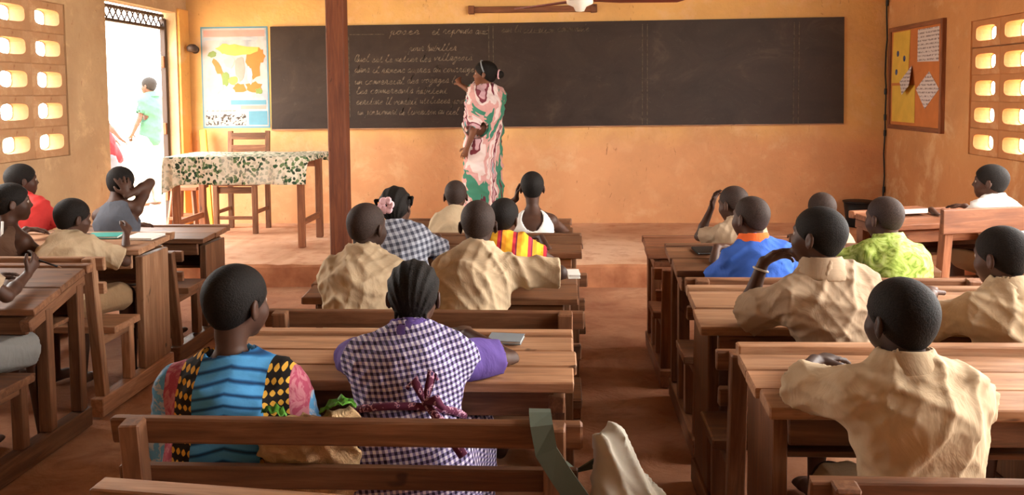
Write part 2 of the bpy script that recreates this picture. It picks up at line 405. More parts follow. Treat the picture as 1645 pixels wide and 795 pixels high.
holed_wall('wall_right', 'x', XR, TH, YR, YB + .2, 0, ZC, [RP, (.8, 5.6, .95, 2.85)], 'wall_right')
struct(link('wall_back', pymesh('wb', [(XL, YB, 0), (XR, YB, 0), (XR, YB, ZC), (XL, YB, ZC), (XL, YB + .2, 0), (XR, YB + .2, 0), (XR, YB + .2, ZC), (XL, YB + .2, ZC)],
     [(0, 1, 2, 3), (4, 7, 6, 5), (0, 4, 5, 1), (3, 2, 6, 7), (0, 3, 7, 4), (1, 5, 6, 2)]), 'wall_back'))
struct(link('wall_rear', pymesh('wr', [(XL, YR, 0), (XR, YR, 0), (XR, YR, ZC), (XL, YR, ZC), (XL, YR - .15, 0), (XR, YR - .15, 0), (XR, YR - .15, ZC), (XL, YR - .15, ZC)],
     [(0, 3, 2, 1), (4, 5, 6, 7), (0, 1, 5, 4), (3, 7, 6, 2), (0, 4, 7, 3), (1, 2, 6, 5)]), 'wall_side'))
struct(link('ceiling', pymesh('ce', [(XL - .3, YR - .3, ZC), (XR + .3, YR - .3, ZC), (XR + .3, YB + .3, ZC), (XL - .3, YB + .3, ZC), (XL - .3, YR - .3, ZC + .1), (XR + .3, YR - .3, ZC + .1), (XR + .3, YB + .3, ZC + .1), (XL - .3, YB + .3, ZC + .1)],
     [(0, 3, 2, 1), (4, 5, 6, 7), (0, 1, 5, 4), (2, 3, 7, 6), (0, 4, 7, 3), (1, 2, 6, 5)]), 'tile_roof'))
def bumpy_floor(name, x0, x1, y0, y1, z, nx, ny, amp, mat):
    rr = np.random.RandomState(5); ph = rr.rand(8) * 6; V, F = [], []
    for j in range(ny + 1):
        for i in range(nx + 1):
            x = x0 + (x1 - x0) * i / nx; y = y0 + (y1 - y0) * j / ny
            d = amp * (math.sin(2.3 * x + ph[0] + math.sin(1.7 * y)) + math.sin(3.1 * y + ph[1] + math.sin(2.9 * x)) + .5 * math.sin(7 * x + ph[2]) * math.sin(6 * y + ph[3]) - 2.5)
            V.append((x, y, z + d))
    for j in range(ny):
        for i in range(nx): a = j * (nx + 1) + i; F.append((a, a + 1, a + nx + 2, a + nx + 1))
    return struct(link(name, pymesh(name, V, F, True), mat))
bumpy_floor('floor', XL, XR, YR, 6.9, 0.0, 60, 80, 0.003, 'earth')
# raised platform with worn front edge
YP = 6.74
pf = bmesh.new()
rr = random.Random(11)
nx = 70; rows = []
prof = [(0.0, -0.02), (0.0, 0.10), (0.004, 0.15), (0.03, 0.168), (0.08, 0.17), (2.26, 0.17)]
for i in range(nx + 1):
    x = XL + (XR - XL) * i / nx; row = []
    wv = 0.012 * math.sin(x * 3.1) + rr.uniform(-.008, .008)
    for k, (dy, z) in enumerate(prof): row.append(pf.verts.new((x, YP + dy + (wv if k < 5 else 0), z + (rr.uniform(-.006, .004) if 1 < k < 5 else 0))))
    rows.append(row)
for i in range(nx):
    for k in range(len(prof) - 1):
        f_ = pf.faces.new((rows[i][k], rows[i + 1][k], rows[i + 1][k + 1], rows[i][k + 1])); f_.material_index = 1 if k < 3 else 0
me = bpy.data.meshes.new('platform'); pf.to_mesh(me); pf.free(); me.materials.append(M['cement']); me.materials.append(M['riser'])
struct(link('floor_platform', me))
# pierced vent block panels
def blockmesh(L, Hh, T, hl, hh, rad):
    """block in the y,z plane, through-hole with rounded ends along x"""
    n = 24; ins, out = [], []
    for k in range(n):
        a = 2 * math.pi * k / n; ca, sa = math.cos(a), math.sin(a)
        e = 0.45
        ins.append((math.copysign(abs(ca) ** e, ca) * hl / 2, math.copysign(abs(sa) ** e, sa) * hh / 2))
        m_ = max(abs(ca), abs(sa)); out.append((ca / m_ * L / 2, sa / m_ * Hh / 2))
    V, F = [], []
    c = 0.006
    def ring(pts, x, s=1.0, dy=0): i = len(V); V.extend([(x, p[0] * s, p[1] * s) for p in pts]); return i
    def inset(pts, d): return [(p[0] - math.copysign(min(d, abs(p[0])), p[0]), p[1] - math.copysign(min(d, abs(p[1])), p[1])) for p in pts]
    rings = [ring(out, T / 2 - c), ring(inset(out, c), T / 2), ring(inset(ins, -c), T / 2), ring(ins, T / 2 - c), ring(ins, -T / 2 + c), ring(inset(ins, -c), -T / 2), ring(inset(out, c), -T / 2), ring(out, -T / 2 + c)]
    for a, b in zip(rings, rings[1:] + rings[:1]):
        for k in range(n): k2 = (k + 1) % n; F.append((a + k, a + k2, b + k2, b + k))
    me = pymesh('block', V, F); bm = bmesh.new(); bm.from_mesh(me); bmesh.ops.recalc_face_normals(bm, faces=bm.faces); bm.to_mesh(me); bm.free(); return me
def panel(name, x, ys, zs, pitch, hgt, mat, hole):
    p = struct(empty(name, (x, ys[len(ys) // 2], zs[0])))
    me = blockmesh(pitch, hgt, CB[2], hole[0], hole[1], 0.05); me.materials.append(M[mat])
    for y in ys:
        for z in zs:
            link('vent_block', me, None, p, (random.uniform(-.003, .003), y - p.location.y, z - p.location.z))
panel('window_1', XL - 0.07, Ly, Lz, .44, .229, 'wall_side', (0.33, 0.128))
panel('window_2', XR + 0.07, Ry_, Rz_, .45, .2045, 'wall_right', (0.33, 0.125))
# doorway: timber lining, iron transom grille and the open iron leaf folded outwards
d1 = struct(empty('door_1', (XL, 8.0, 0.17)))
def dp(n, c, s, m, **k): return box(n, (c[0] - XL, c[1] - 8.0, c[2] - 0.17), s, m, d1, **k)
dp('door_frame', (XL - .12, 7.335, 1.2), (.05, .05, 2.04), 'iron'); dp('door_frame', (XL - .12, 8.675, 1.2), (.05, .05, 2.04), 'iron')
dp('transom_rail', (XL - .12, 8.0, 2.125), (.05, 1.3, .03), 'iron'); dp('transom_rail', (XL - .12, 8.0, 2.245), (.05, 1.3, .03), 'iron')
for k in range(13):
    y = 7.36 + k * 0.105
    bar('transom_lattice', (-.12, y - 8.0, 1.965), (-.12, y + .09 - 8.0, 2.065), .012, .012, 'iron', d1)
    bar('transom_lattice', (-.105, y + .09 - 8.0, 1.965), (-.105, y - 8.0, 2.065), .012, .012, 'iron', d1)
for z in (0.5, 1.15, 1.8): dp('hinge', (XL - .115, 8.635, z), (.03, .03, .11), 'wood_red')
struct(box('trim_1', (XL + .012, 8.83, 1.25), (.03, .22, 2.14), 'jamb', wob=False))
# outside
struct(link('ground_outside', pymesh('go', [(-30, -20, .03), (XL - .1, -20, .03), (XL - .1, 40, .03), (-30, 40, .03), (XR + .1, -20, .03), (20, -20, .03), (20, 40, .03), (XR + .1, 40, .03)], [(0, 1, 2, 3), (4, 5, 6, 7)]), 'ground_out'))

# wooden roof post
post = struct(box('post', (-1.645, 6.62, ZC / 2), (.135, .135, ZC - .002), 'wood_post', chamfer=.008))
tag(post, 'square brown timber post rising before the platform', 'post')

# ------------------------------------------------------------------ blackboard and writing
bb = link('blackboard', None) if False else empty('blackboard', (0, YB, 1.64))
tag(bb, 'long dark blackboard with chalk writing on the orange wall', 'blackboard')
poly = [(-2.89, 2.150 - 1.64), (-2.90, 1.122 - 1.64), (0.0, 1.130 - 1.64), (2.745, 1.146 - 1.64), (2.737, 2.172 - 1.64), (0, 2.158 - 1.64)]
link('board_panel', slab(poly, -0.025, -0.001), 'blackboard', bb)
for x0, x1, z in ((-2.9, 2.745, 1.12),):
    bar('chalk_ledge', (x0, -.018, z - 1.64), (x1, -.018, z + .02 - 1.64), .028, .012, 'wood_pale', bb)
for xc in (-.703, -.660, .802, .85, 2.262, 2.309, -2.10):
    box('chalk_rule', (xc, -.0262, .0), (.008, .001, .98 if xc > -2 else .8), 'chalk_faint', bb, wob=False, chamfer=.0001)
GL = {  # pen strokes on a small grid, x 0..1, y 0 baseline, 1 x-height, 2 ascender, -1 descender
 'a': [(.8, .9), (.4, 1), (.1, .5), (.35, 0), (.7, .4), (.8, 1), (.75, .2), (1, 0)], 'b': [(.1, .6), (.4, 2), (.25, 1), (.2, 0), (.6, .1), (.7, .8), (1, .8)], 'c': [(.8, .8), (.5, 1), (.15, .5), (.4, 0), (1, .1)],
 'd': [(.7, .9), (.3, 1), (.1, .4), (.4, 0), (.7, .6), (.85, 2), (.75, .3), (1, 0)], 'e': [(.1, .4), (.7, .6), (.5, 1), (.15, .5), (.4, 0), (1, .15)], 'g': [(.8, .9), (.4, 1), (.1, .5), (.4, .1), (.8, 1), (.7, -.8), (.2, -.8), (1, .1)],
 'h': [(.1, .5), (.4, 2), (.2, 0), (.5, 1), (.75, .7), (.75, 0), (1, .1)], 'i': [(.1, .3), (.4, 1), (.35, .1), (1, .1)], 'j': [(.2, .4), (.5, 1), (.4, -.9), (.1, -.8), (1, .2)], 'l': [(.1, .4), (.55, 1.9), (.3, 1.6), (.3, .1), (1, .1)],
 'm': [(0, .3), (.15, 1), (.15, 0), (.35, 1), (.5, .1), (.7, 1), (.85, .2), (1, .1)], 'n': [(0, .3), (.2, 1), (.2, 0), (.6, 1), (.75, .2), (1, .1)], 'o': [(.5, 1), (.1, .5), (.45, 0), (.8, .5), (.5, 1), (1, .8)],
 'p': [(.1, .4), (.35, 1), (.2, -1), (.3, .8), (.7, .9), (.6, .1), (1, .1)], 'q': [(.8, .9), (.3, 1), (.1, .4), (.5, .1), (.8, 1), (.75, -1), (1, .1)], 'r': [(.05, .2), (.3, 1.1), (.6, .9), (.55, .1), (1, .1)], 's': [(.05, .2), (.5, 1.1), (.65, .3), (.3, 0), (1, .15)],
 't': [(.1, .3), (.45, 1.7), (.4, .1), (1, .1)], 'u': [(.05, .6), (.15, 1), (.25, .1), (.65, .3), (.75, 1), (.8, .1), (1, .1)], 'v': [(.05, .9), (.3, 0), (.7, 1), (1, .8)], 'x': [(.05, .9), (.7, .1), (.4, .5), (.7, 1), (.1, 0), (1, .1)],
 'z': [(.1, .9), (.7, 1), (.2, .1), (1, .1)]}
for k_, w_ in (('é', 'e'), ('è', 'e'), ('ê', 'e'), ('à', 'a'), ('y', 'g'), ('f', 'l'), ('k', 'h'), ('w', 'm')): GL[k_] = GL[w_]
GL['Q'] = [(.9, 1.7), (.4, 1.9), (.05, 1), (.4, 0), (.9, .9), (.8, 1.7), (.6, .3), (1, 0)]; GL['I'] = [(.2, 1.5), (.5, 2), (.4, .1), (1, .1)]; GL['L'] = GL['l']
def write(txt, x, z, width, mat='chalk', xh=.036):
    tot = sum(.55 if c == ' ' else 1.0 for c in txt); cw = width / tot; rr = random.Random(len(txt)); cx = 0.0
    for word in txt.split(' '):
        pts = []
        jz = rr.uniform(-.006, .006)
        for c in word:
            for a, b in GL.get(c, GL['e']):
                zz = b * xh * rr.uniform(.9, 1.1) + jz; pts.append((cx + a * cw * .95 + zz * .35, zz))
            cx += cw
        cx += cw * .55
        if len(pts) < 2: continue
        sm = []
        P_ = [pts[0]] + pts + [pts[-1]]
        for i in range(1, len(P_) - 2):
            for q in (0, .33, .66):
                a, b, c_, d_ = P_[i - 1], P_[i], P_[i + 1], P_[i + 2]
                sm.append(tuple(.5 * (2 * b[k] + (c_[k] - a[k]) * q + (2 * a[k] - 5 * b[k] + 4 * c_[k] - d_[k]) * q * q + (3 * b[k] - a[k] - 3 * c_[k] + d_[k]) * q ** 3) for k in (0, 1)))
        sm.append(pts[-1])
        V, F = [], []
        for i, p in enumerate(sm):
            a, b = sm[max(i - 1, 0)], sm[min(i + 1, len(sm) - 1)]; dx, dz = b[0] - a[0], b[1] - a[1]; l_ = math.hypot(dx, dz) or 1
            w_ = .0034
            V += [(p[0] - dz / l_ * w_, 0, p[1] + dx / l_ * w_), (p[0] + dz / l_ * w_, 0, p[1] - dx / l_ * w_)]
            if i: F.append((2 * i - 2, 2 * i - 1, 2 * i + 1, 2 * i))
        link('chalk_word', pymesh('word', V, F), mat, bb, (x, -.0266, z - 1.64))
write('posée', -1.69, 2.055, .30); write('et réponds aux', -1.27, 2.055, .56); write('sur la situation communale', -.58, 2.06, .86, 'chalk_faint')
box('chalk_rule', (-1.92, -.0262, 2.06 - 1.64), (.36, .001, .008), 'chalk_faint', bb, wob=False, chamfer=.0001)
write('pour habiller', -1.50, 1.895, .48)
write('Quel est le métier des villageois', -2.05, 1.79, 1.18); write('dans il ramené auprès du courrage', -2.05, 1.685, 1.20)
write('un commercial des voyages la', -2.05, 1.572, 1.05); write('les commerçants habitent', -2.04, 1.470, .92)
write('écriture Il vendait utilisées pour', -2.04, 1.367, 1.10); write('un pensionnat de livraison au ciel', -2.03, 1.262, 1.02)

# ------------------------------------------------------------------ wall things
def poster():
    p = empty('map_poster', (-3.265, YB, 1.14)); tag(p, 'printed map poster with blue border beside the blackboard', 'poster')
    W, Hh = .686, 1.016
    def sheet(n, x0, x1, z0, z1, y, m): return link(n, slab([(x0, z0), (x1, z0), (x1, z1), (x0, z1)], -y - .0015, -y), m, p)
    sheet('border', -W / 2, W / 2, 0, Hh, .003, 'poster_blue'); sheet('paper', -W / 2 + .014, W / 2 - .014, .016, Hh - .016, .005, 'poster_paper')
    sheet('title_band', -W / 2 + .03, W / 2 - .03, Hh - .10, Hh - .035, .007, 'map_pink'); sheet('title_band', -W / 2 + .03, W / 2 - .1, Hh - .135, Hh - .108, .007, 'poster_grey')
    sheet('picture', -.31, -.18, .03, .13, .007, 'photo_print'); sheet('picture', -.16, .10, .03, .14, .007, 'photo_print'); sheet('picture', .13, .32, .03, .17, .007, 'poster_blue')
    sheet('caption', -.31, .02, .16, .20, .007, 'text_print'); sheet('caption', .05, .31, .19, .225, .007, 'map_pink'); sheet('caption', -.05, .31, .235, .28, .007, 'poster_blue')
    blobs = [('map_orange', .20, .66, .085, .17, 1), ('map_yellow', .05, .78, .20, .06, 2), ('map_yellow', -.1, .80, .09, .05, 3), ('map_pink', .06, .60, .055, .15, 4), ('map_orange', -.17, .60, .035, .10, 5), ('map_green', -.10, .50, .04, .08, 6), ('map_orange', .04, .40, .075, .055, 7), ('map_orange', .19, .41, .085, .06, 8), ('map_green', .24, .37, .04, .035, 9), ('poster_grey', .15, .53, .03, .09, 10), ('map_pale', -.20, .44, .08, .12, 11), ('map_yellow', -.02, .48, .05, .05, 12), ('map_green', -.23, .74, .05, .035, 13), ('map_pale', -.05, .66, .06, .06, 14), ('map_orange', .26, .72, .05, .08, 15)]
    for i, (m, x, z, rx, rz, sd) in enumerate(blobs):
        q = random.Random(sd); n = 14; tilt = .5 if m == 'map_orange' and x < 0 else 0
        pl = []
        for k in range(n):
            a = 2 * math.pi * k / n; r_ = q.uniform(.7, 1.15); px, pz = rx * r_ * math.cos(a), rz * r_ * math.sin(a)
            pl.append((x + px * math.cos(tilt) - pz * math.sin(tilt), z + px * math.sin(tilt) + pz * math.cos(tilt)))
        link('map_region', slab(pl, -.0085 - i * .0001, -.0065), m, p)
poster()
wl = empty('wall_lamp', (-3.665, YB, 1.93)); tag(wl, 'dark metal wall bracket near the map poster', 'bracket')
link('bracket_arm', tube([(0, -.003, 0), (0, -.06, .01), (.02, -.13, -.01)], .016), 'iron', wl); link('bracket_cup', lathe([(.012, -.03), (.05, -.02), (.055, .02), (.03, .045), (.01, .05)]), 'iron', wl, (.02, -.13, .0)); link('back_plate', lathe([(.04, 0), (.04, .012)]), 'iron', wl, (0, -.0005, 0), (R(90), 0, 0))
bt = empty('wall_batten', (-.27, YB, 2.285)); tag(bt, 'brown wooden batten fixed above the blackboard', 'batten')
box('batten_bar', (0, -.03, 0), (1.25, .055, .06), 'wood_red', bt); box('end_block', (-.6, -.035, 0), (.06, .066, .08), 'wood_red', bt); box('end_block', (.6, -.035, 0), (.06, .066, .08), 'wood_red', bt)
# bulletin board on the right wall
bu = empty('bulletin_board', (XR, 8.2, 1.10)); tag(bu, 'framed cork bulletin board on the right wall', 'bulletin board')
def wl_panel(n, y0, y1, z0, z1, x, m, th=.004): return box(n, (-x, (y0 + y1) / 2 - 8.2, (z0 + z1) / 2 - 1.10), (th, y1 - y0, z1 - z0), m, bu, chamfer=.001, wob=False)
wl_panel('cork_panel', 7.65, 8.80, 1.13, 2.02, .010, 'cork', .018)
for a in ((7.62, 7.66, 1.10, 2.05), (8.79, 8.83, 1.10, 2.05), (7.66, 8.79, 1.10, 1.14), (7.66, 8.79, 2.01, 2.05)): wl_panel('frame_bar', *a, .018, 'wood_red', .034)
def pinned(name, label, pts, mat, grp=None, pins=(), lift=.0, base=.0):
    pts = [Vector((XR - .0215 - base - (lift if i in (1, 2) else 0), y, z)) for i, (y, z) in enumerate(pts)]
    c = sum(pts, Vector()) / len(pts); o = empty(name, c) if pins else None
    V = [p - c for p in pts] + [p - c + Vector((-.0015, 0, 0)) for p in pts]; n = len(pts)
    F = [tuple(range(n)), tuple(range(2 * n - 1, n - 1, -1))] + [(i + n, (i + 1) % n + n, (i + 1) % n, i) for i in range(n)]
    me = pymesh(name, V, F); me.materials.append(M[mat])
    if pins:
        link('sheet', me, None, o)
        for y, z in pins: link('printed_dot', lathe([(.028, 0), (.028, .002)], 12), 'pin_blue', o, (-.0015, y - c.y, z - c.z), (0, R(-90), 0))
    else: o = link(name, me); o.location = c
    tag(o, label, 'paper', 'papers on the bulletin board'); return o
pinned('pinned_paper', 'yellow sheet with blue dots pinned high on the bulletin board', [(8.74, 2.0), (8.33, 2.0), (8.37, 1.53), (8.77, 1.53)], 'yellow_paper', pins=[(8.62, 1.80), (8.46, 1.75), (8.65, 1.63)])
pinned('pinned_paper', 'plain yellow sheet pinned low on the bulletin board', [(8.75, 1.505), (8.2, 1.505), (8.2, 1.17), (8.75, 1.17)], 'yellow_paper')
pinned('pinned_paper', 'upright white printed sheet pinned at top of bulletin board', [(8.16, 1.99), (7.71, 1.99), (7.71, 1.70), (8.16, 1.71)], 'text_print')
pinned('pinned_paper', 'white printed sheet pinned as a tilted diamond', [(7.9, 1.62), (7.69, 1.47), (7.98, 1.30), (8.18, 1.47)], 'text_print')
pinned('pinned_paper', 'crumpled white sheet hanging over the yellow papers', [(8.27, 1.68), (8.2, 1.50), (8.36, 1.42), (8.55, 1.54)], 'text_print', lift=.05, base=.006)
# cable in the corner
cb = empty('wall_cable', (XR - .02, YB - .02, 0.2)); tag(cb, 'thin dark cable running down the right room corner', 'cable')
pts = [(random.uniform(-.008, .004), random.uniform(-.006, .004), 2.85 - i * .11) for i in range(26)]
link('cable', tube(pts, .007, 6), 'black', cb)
for z in (2.1, 1.25, 1.0, .85, .3): box('clip', (.0, -.0, z - .2 + .2), (.022, .022, .06), 'black', cb, rot=(0, 0, R(45)))
# ceiling fan
fan = empty('ceiling_fan', (.137, 6.3, 2.075)); tag(fan, 'ceiling fan with red-brown blades and white hub', 'fan')
link('hub', lathe([(.01, -.055), (.03, -.05), (.045, -.02), (.09, .0), (.10, .06), (.05, .09), (.03, .10)]), 'white_enamel', fan)
link('rod', tube([(0, 0, .09), (0, 0, 1.02)], .014), 'white_enamel', fan)
for k in range(3):
    a = R(8 + 120 * k); me = pymesh('blade', [(.08, -.04, 0), (.3, -.07, .006), (.70, -.06, .008), (.74, 0, .006), (.70, .06, -.004), (.3, .07, -.006), (.08, .04, 0)] + [(.08, -.04, .008), (.3, -.07, .014), (.70, -.06, .016), (.74, 0, .014), (.70, .06, .004), (.3, .07, .002), (.08, .04, .008)],
         [tuple(range(6, -1, -1)), tuple(range(7, 14))] + [(i, (i + 1) % 7, (i + 1) % 7 + 7, i + 7) for i in range(7)])
    link('blade', me, 'fan_red', fan, (0, 0, .02), (0, 0, a))

# ------------------------------------------------------------------ teacher's corner
def teacher_table():
    x0, x1, y0, y1, zt = -3.34, -2.14, 7.45, 8.12, .945
    t = empty('teacher_table', ((x0 + x1) / 2, (y0 + y1) / 2, .17)); tag(t, 'wooden teacher table under the floral cloth', 'table')
    L = lambda x, y, z: (x - t.location.x, y - t.location.y, z - .17)
    box('tabletop', L((x0 + x1) / 2, (y0 + y1) / 2, zt - .015), (x1 - x0, y1 - y0, .03), 'wood', t)
    for x in (x0 + .06, x1 - .06):
        for y in (y0 + .05, y1 - .05): box('leg', L(x, y, (.171 + zt - .03) / 2), (.055, .055, zt - .03 - .171), 'wood_red', t)
        box('stretcher', L(x, (y0 + y1) / 2, .38), (.03, y1 - y0 - .16, .05), 'wood_red', t)
    box('apron', L((x0 + x1) / 2, y0 + .05, zt - .08), (x1 - x0 - .18, .02, .09), 'wood_red', t); box('apron', L((x0 + x1) / 2, y1 - .05, zt - .08), (x1 - x0 - .18, .02, .09), 'wood_red', t)
    # cloth
    nu, nv = 64, 40; V, F = [], []
    hf, hb, hl, hr = .25, .10, .10, .06
    for j in range(nv + 1):
        v = -hf + (y1 - y0 + hf + hb) * j / nv
        for i in range(nu + 1):
            u = -hl + (x1 - x0 + hl + hr) * i / nu
            x = min(max(u, 0), x1 - x0); y = min(max(v, 0), y1 - y0); z = 0
            ox = u - x; oy = v - y
            d = math.hypot(ox, oy)
            wav = .014 * math.sin(u * 22 + 1) * min(1, abs(oy) / .12) + .006 * math.sin(u * 51)* min(1, abs(oy) / .12)
            extra = 1.0 + (.30 if u < .12 and v < 0 else 0) * (1 - max(0, u) / .12 if u > 0 else 1)
            if d > 0:
                r = .02
                z = -max(0, d - r) * extra
                x += (ox / d) * (min(d, r) + .03 * (d / .25)); y += (oy / d) * (min(d, r) + .03 * (d / .25)) + (wav if oy < 0 else 0)
            V.append((x0 + x, y0 + y, zt + .004 + z + .003 * math.sin(u * 13) * math.sin(v * 11)))
    for j in range(nv):
        for i in range(nu): a = j * (nu + 1) + i; F.append((a, a + 1, a + nu + 2, a + nu + 1))
    me = pymesh('cloth', [(a - t.location.x, b - t.location.y, c - zt) for a, b, c in V], F, True)
    o = link('tablecloth', me, 'floral'); o.location = (t.location.x, t.location.y, zt)
    s = o.modifiers.new('thickness', 'SOLIDIFY'); s.thickness = .003; s.offset = 1
    tag(o, 'cream cloth printed with green leaves over the teacher table', 'tablecloth')
teacher_table()
def chair(loc, rz, label, zseat=.45, ztop=.95, w=.42, mat='wood'):
    c = empty('wooden_chair', loc, rz); tag(c, label, 'chair')
    for x in (-w / 2 + .025, w / 2 - .025):
        box('leg', (x, -.19, zseat / 2), (.045, .045, zseat), mat, c); bar('leg', (x, .19, 0.0), (x, .19, zseat), .045, .045, mat, c)
        bar('back_post', (x, .19, zseat), (x, .235, ztop), .045, .035, mat, c); box('side_rail', (x, 0, .2), (.025, .34, .035), mat, c)
    box('seat', (0, 0, zseat + .012), (w, .42, .025), mat, c); box('seat_apron', (0, -.18, zseat - .04), (w - .1, .02, .06), mat, c)
    for k, z in enumerate((ztop - .05, ztop - .17)): box('back_slat', (0, .222 - .008 * k, z), (w - .07, .02, .065), mat, c)
    box('stretcher', (0, -.19, .15), (w - .1, .025, .03), mat, c)
    return c
chair((-3.05, 8.46, .17), 0, 'brown wooden chair behind the teacher table')
yl = box('leaning_board', (-3.50, 8.72, .655), (.065, .03, .98), 'yellow_paint', rot=(R(-13), R(-8), 0)); tag(yl, 'narrow yellow board leaning in the corner behind the table', 'board')
st = empty('stool', (-3.52, 8.30, .17)); tag(st, 'low brown wooden stool under the left end of table', 'stool')
for x in (-.12, .12):
    for y in (-.12, .12): bar('leg', (x * 1.15, y * 1.15, 0), (x * .8, y * .8, .42), .035, .035, 'wood_red', st)
box('seat', (0, 0, .435), (.30, .30, .03), 'wood_red', st); box('stretcher', (0, -.135, .16), (.26, .025, .03), 'wood_red', st); box('stretcher', (0, .135, .16), (.26, .025, .03), 'wood_red', st)
bn = empty('waste_bin', (2.83, 8.70, .17)); tag(bn, 'black bin standing in the right corner of the platform', 'bin')
link('bucket', lathe([(.10, 0), (.112, .004), (.14, .24), (.128, .24), (.10, .03), (.01, .028)]), 'black', bn); link('rim', lathe([(.128, .232), (.147, .232), (.150, .246), (.128, .25)]), 'black', bn)

# ------------------------------------------------------------------ school desks (desk and bench joined by floor runners)
def desk(name, label, x0, x1, yr, zr=.71, depth=.42, drop=.07, seat=.40, back=.70, style='plank', mat='wood', rz=0.0, planks=2, bench=True, group=None, top_mat=None, yback=-.80, solid_back=False, ridge_z=.0):
    """x0..x1 across, yr the far (ridge) edge; local origin on the floor under the middle of the ridge"""
    W = x1 - x0; t = empty(name, ((x0 + x1) / 2, yr, 0), rz); tag(t, label, 'desk', group)
    tm = top_mat or mat; e = W / 2 - .045
    rnd = random.Random(int(yr * 100 + x0 * 10))
    for s in (-1, 1):
        box('runner', (s * e, (yback - .03) / 2, .045), (.06, abs(yback) - .0, .085), mat, t)
        zb = zr - .06
        if style == 'plank':
            box('end_panel', (s * e, -.17, (.09 + zb) / 2), (.038, .30, zb - .09), mat, t)
        else:
            box('leg', (s * e, -.07, (.09 + zb) / 2), (.05, .055, zb - .09), mat, t); box('leg', (s * e, -.31, (.09 + zb - .05) / 2), (.05, .055, zb - .14), mat, t)
            bar('side_cleat', (s * (e - .0), -depth + .02, zr - drop - .055), (s * (e - .0), -.02, zr - .05), .045, .05, mat, t)
        box('seat_leg', (s * e, yback + .30, (.09 + seat - .035) / 2), (.045, .05, seat - .035 - .09), mat, t)
        box('seat_bearer', (s * e, yback + .17, seat - .055), (.035, .34, .04), mat, t)
        bar('back_post', (s * (e - .002), yback + .045, .085), (s * (e - .002), yback - .03, back), .05, .045, mat, t)
    dy = (depth - .055) / planks; sl = math.atan2(drop, depth)
    box('ridge_board', (0, -.022, zr + ridge_z), (W + .01, .05, .04), tm, t)
    for k in range(planks):
        y = -.053 - dy * (k + .5); z = zr - (-y - .05) * drop / depth - .004
        box('top_plank', (rnd.uniform(-.006, .006), y, z), (W + rnd.uniform(-.0, .02), dy - .004, .03), tm, t, rot=(sl, 0, rnd.uniform(-.004, .004)))
    box('front_apron', (0, -depth + .045, zr - drop - .055), (W - .1, .022, .07), mat, t)
    box('back_panel', (0, -.03, zr - .13), (W - .1, .02, .16), mat, t)
    box('shelf', (0, -.13, zr - .21), (W - .12, .17, .018), mat, t)
    box('seat_plank', (0, yback + .20, seat - .0175), (W + .02, .25, .035), mat, t)
    if solid_back: box('back_rail', (0, yback - .055, back - .06), (W + .02, .025, .12), mat, t)
    else:
        box('back_rail', (.0, yback + .0, back - .03), (W + .03, .026, .06), mat, t, rot=(R(6), 0, rnd.uniform(-.012, .012))); box('back_rail', (0, yback + .020, back - .145), (W + .01, .026, .055), mat, t, rot=(R(6), 0, rnd.uniform(-.012, .012)))
    return t
G = 'wooden school desks in rows'
desk('school_desk', 'worn desk and rail-back bench of the two girls in printed and gingham dress', -1.03, .03, 2.80, zr=.70, drop=.03, style='posts', mat='wood', back=.72, top_mat='wood_pale', group=G, planks=3)
desk('school_desk', 'desk and bench of the two beige-shirted boys before the gingham girl', -1.0, .06, 3.80, zr=.70, drop=.03, style='plank', mat='wood', back=.73, group=G)
desk('school_desk', 'middle-column desk behind which the plaid-shirt girl sits', -.98, .10, 4.78, zr=.70, drop=.03, style='plank', mat='wood', back=.66, group=G)
desk('school_desk', 'frontmost middle-column desk of the child in white top', -.96, .06, 5.62, zr=.66, drop=.03, style='posts', mat='wood', back=.62, seat=.38, group=G, yback=-.72)
desk('school_desk', 'rough knotted desk in right foreground with boy leaning on it', .50, 1.62, 2.56, zr=.72, drop=.03, style='plank', mat='wood', top_mat='wood_pale', group=G, planks=3, ridge_z=.012, back=.70)
desk('school_desk', 'second right-hand desk of the boy resting chin on hand', .47, 1.62, 3.37, zr=.72, drop=.05, style='plank', yback=-.72, mat='wood', top_mat='wood_pale', group=G, back=.70)
desk('school_desk', 'right-hand desk of the boy in blue shirt', .50, 1.62, 4.33, zr=.72, drop=.05, style='posts', mat='wood', group=G, back=.735)
desk('school_desk', 'farthest right-hand desk beyond the boy in blue shirt', .47, 1.60, 5.20, yback=-.77, zr=.62, drop=.03, style='posts', mat='wood_red', group=G, back=.6, seat=.36)
desk('school_desk', 'angled high-back desk beside the right wall', 1.62, 2.62, 5.34, zr=.76, drop=.02, style='posts', mat='wood_red', group=G, back=.88, seat=.46, rz=R(16), solid_back=True, yback=-.72)
desk('school_desk', 'sloping desk at left edge with a hand holding pencil', -3.2, -2.075, 3.85, zr=.71, drop=.10, depth=.46, style='posts', mat='wood', group=G, seat=.385)
desk('school_desk', 'left desk with wide end plank and bright book on it', -3.2, -2.075, 4.70, yback=-.76, zr=.72, drop=.02, style='plank', mat='wood_pale', group=G, back=.74)
desk('school_desk', 'farthest left desk near the doorway', -3.15, -2.08, 5.52, yback=-.74, zr=.64, drop=.02, style='plank', mat='wood', group=G, back=.62)
# desks that only just enter the frame in the foreground
desk('school_desk', 'nearest desk corner at bottom edge below the slatted bench', -.85, .22, 1.525, rz=R(-7), zr=.735, drop=.03, style='posts', mat='wood_pale', group=G, planks=3, back=.7)
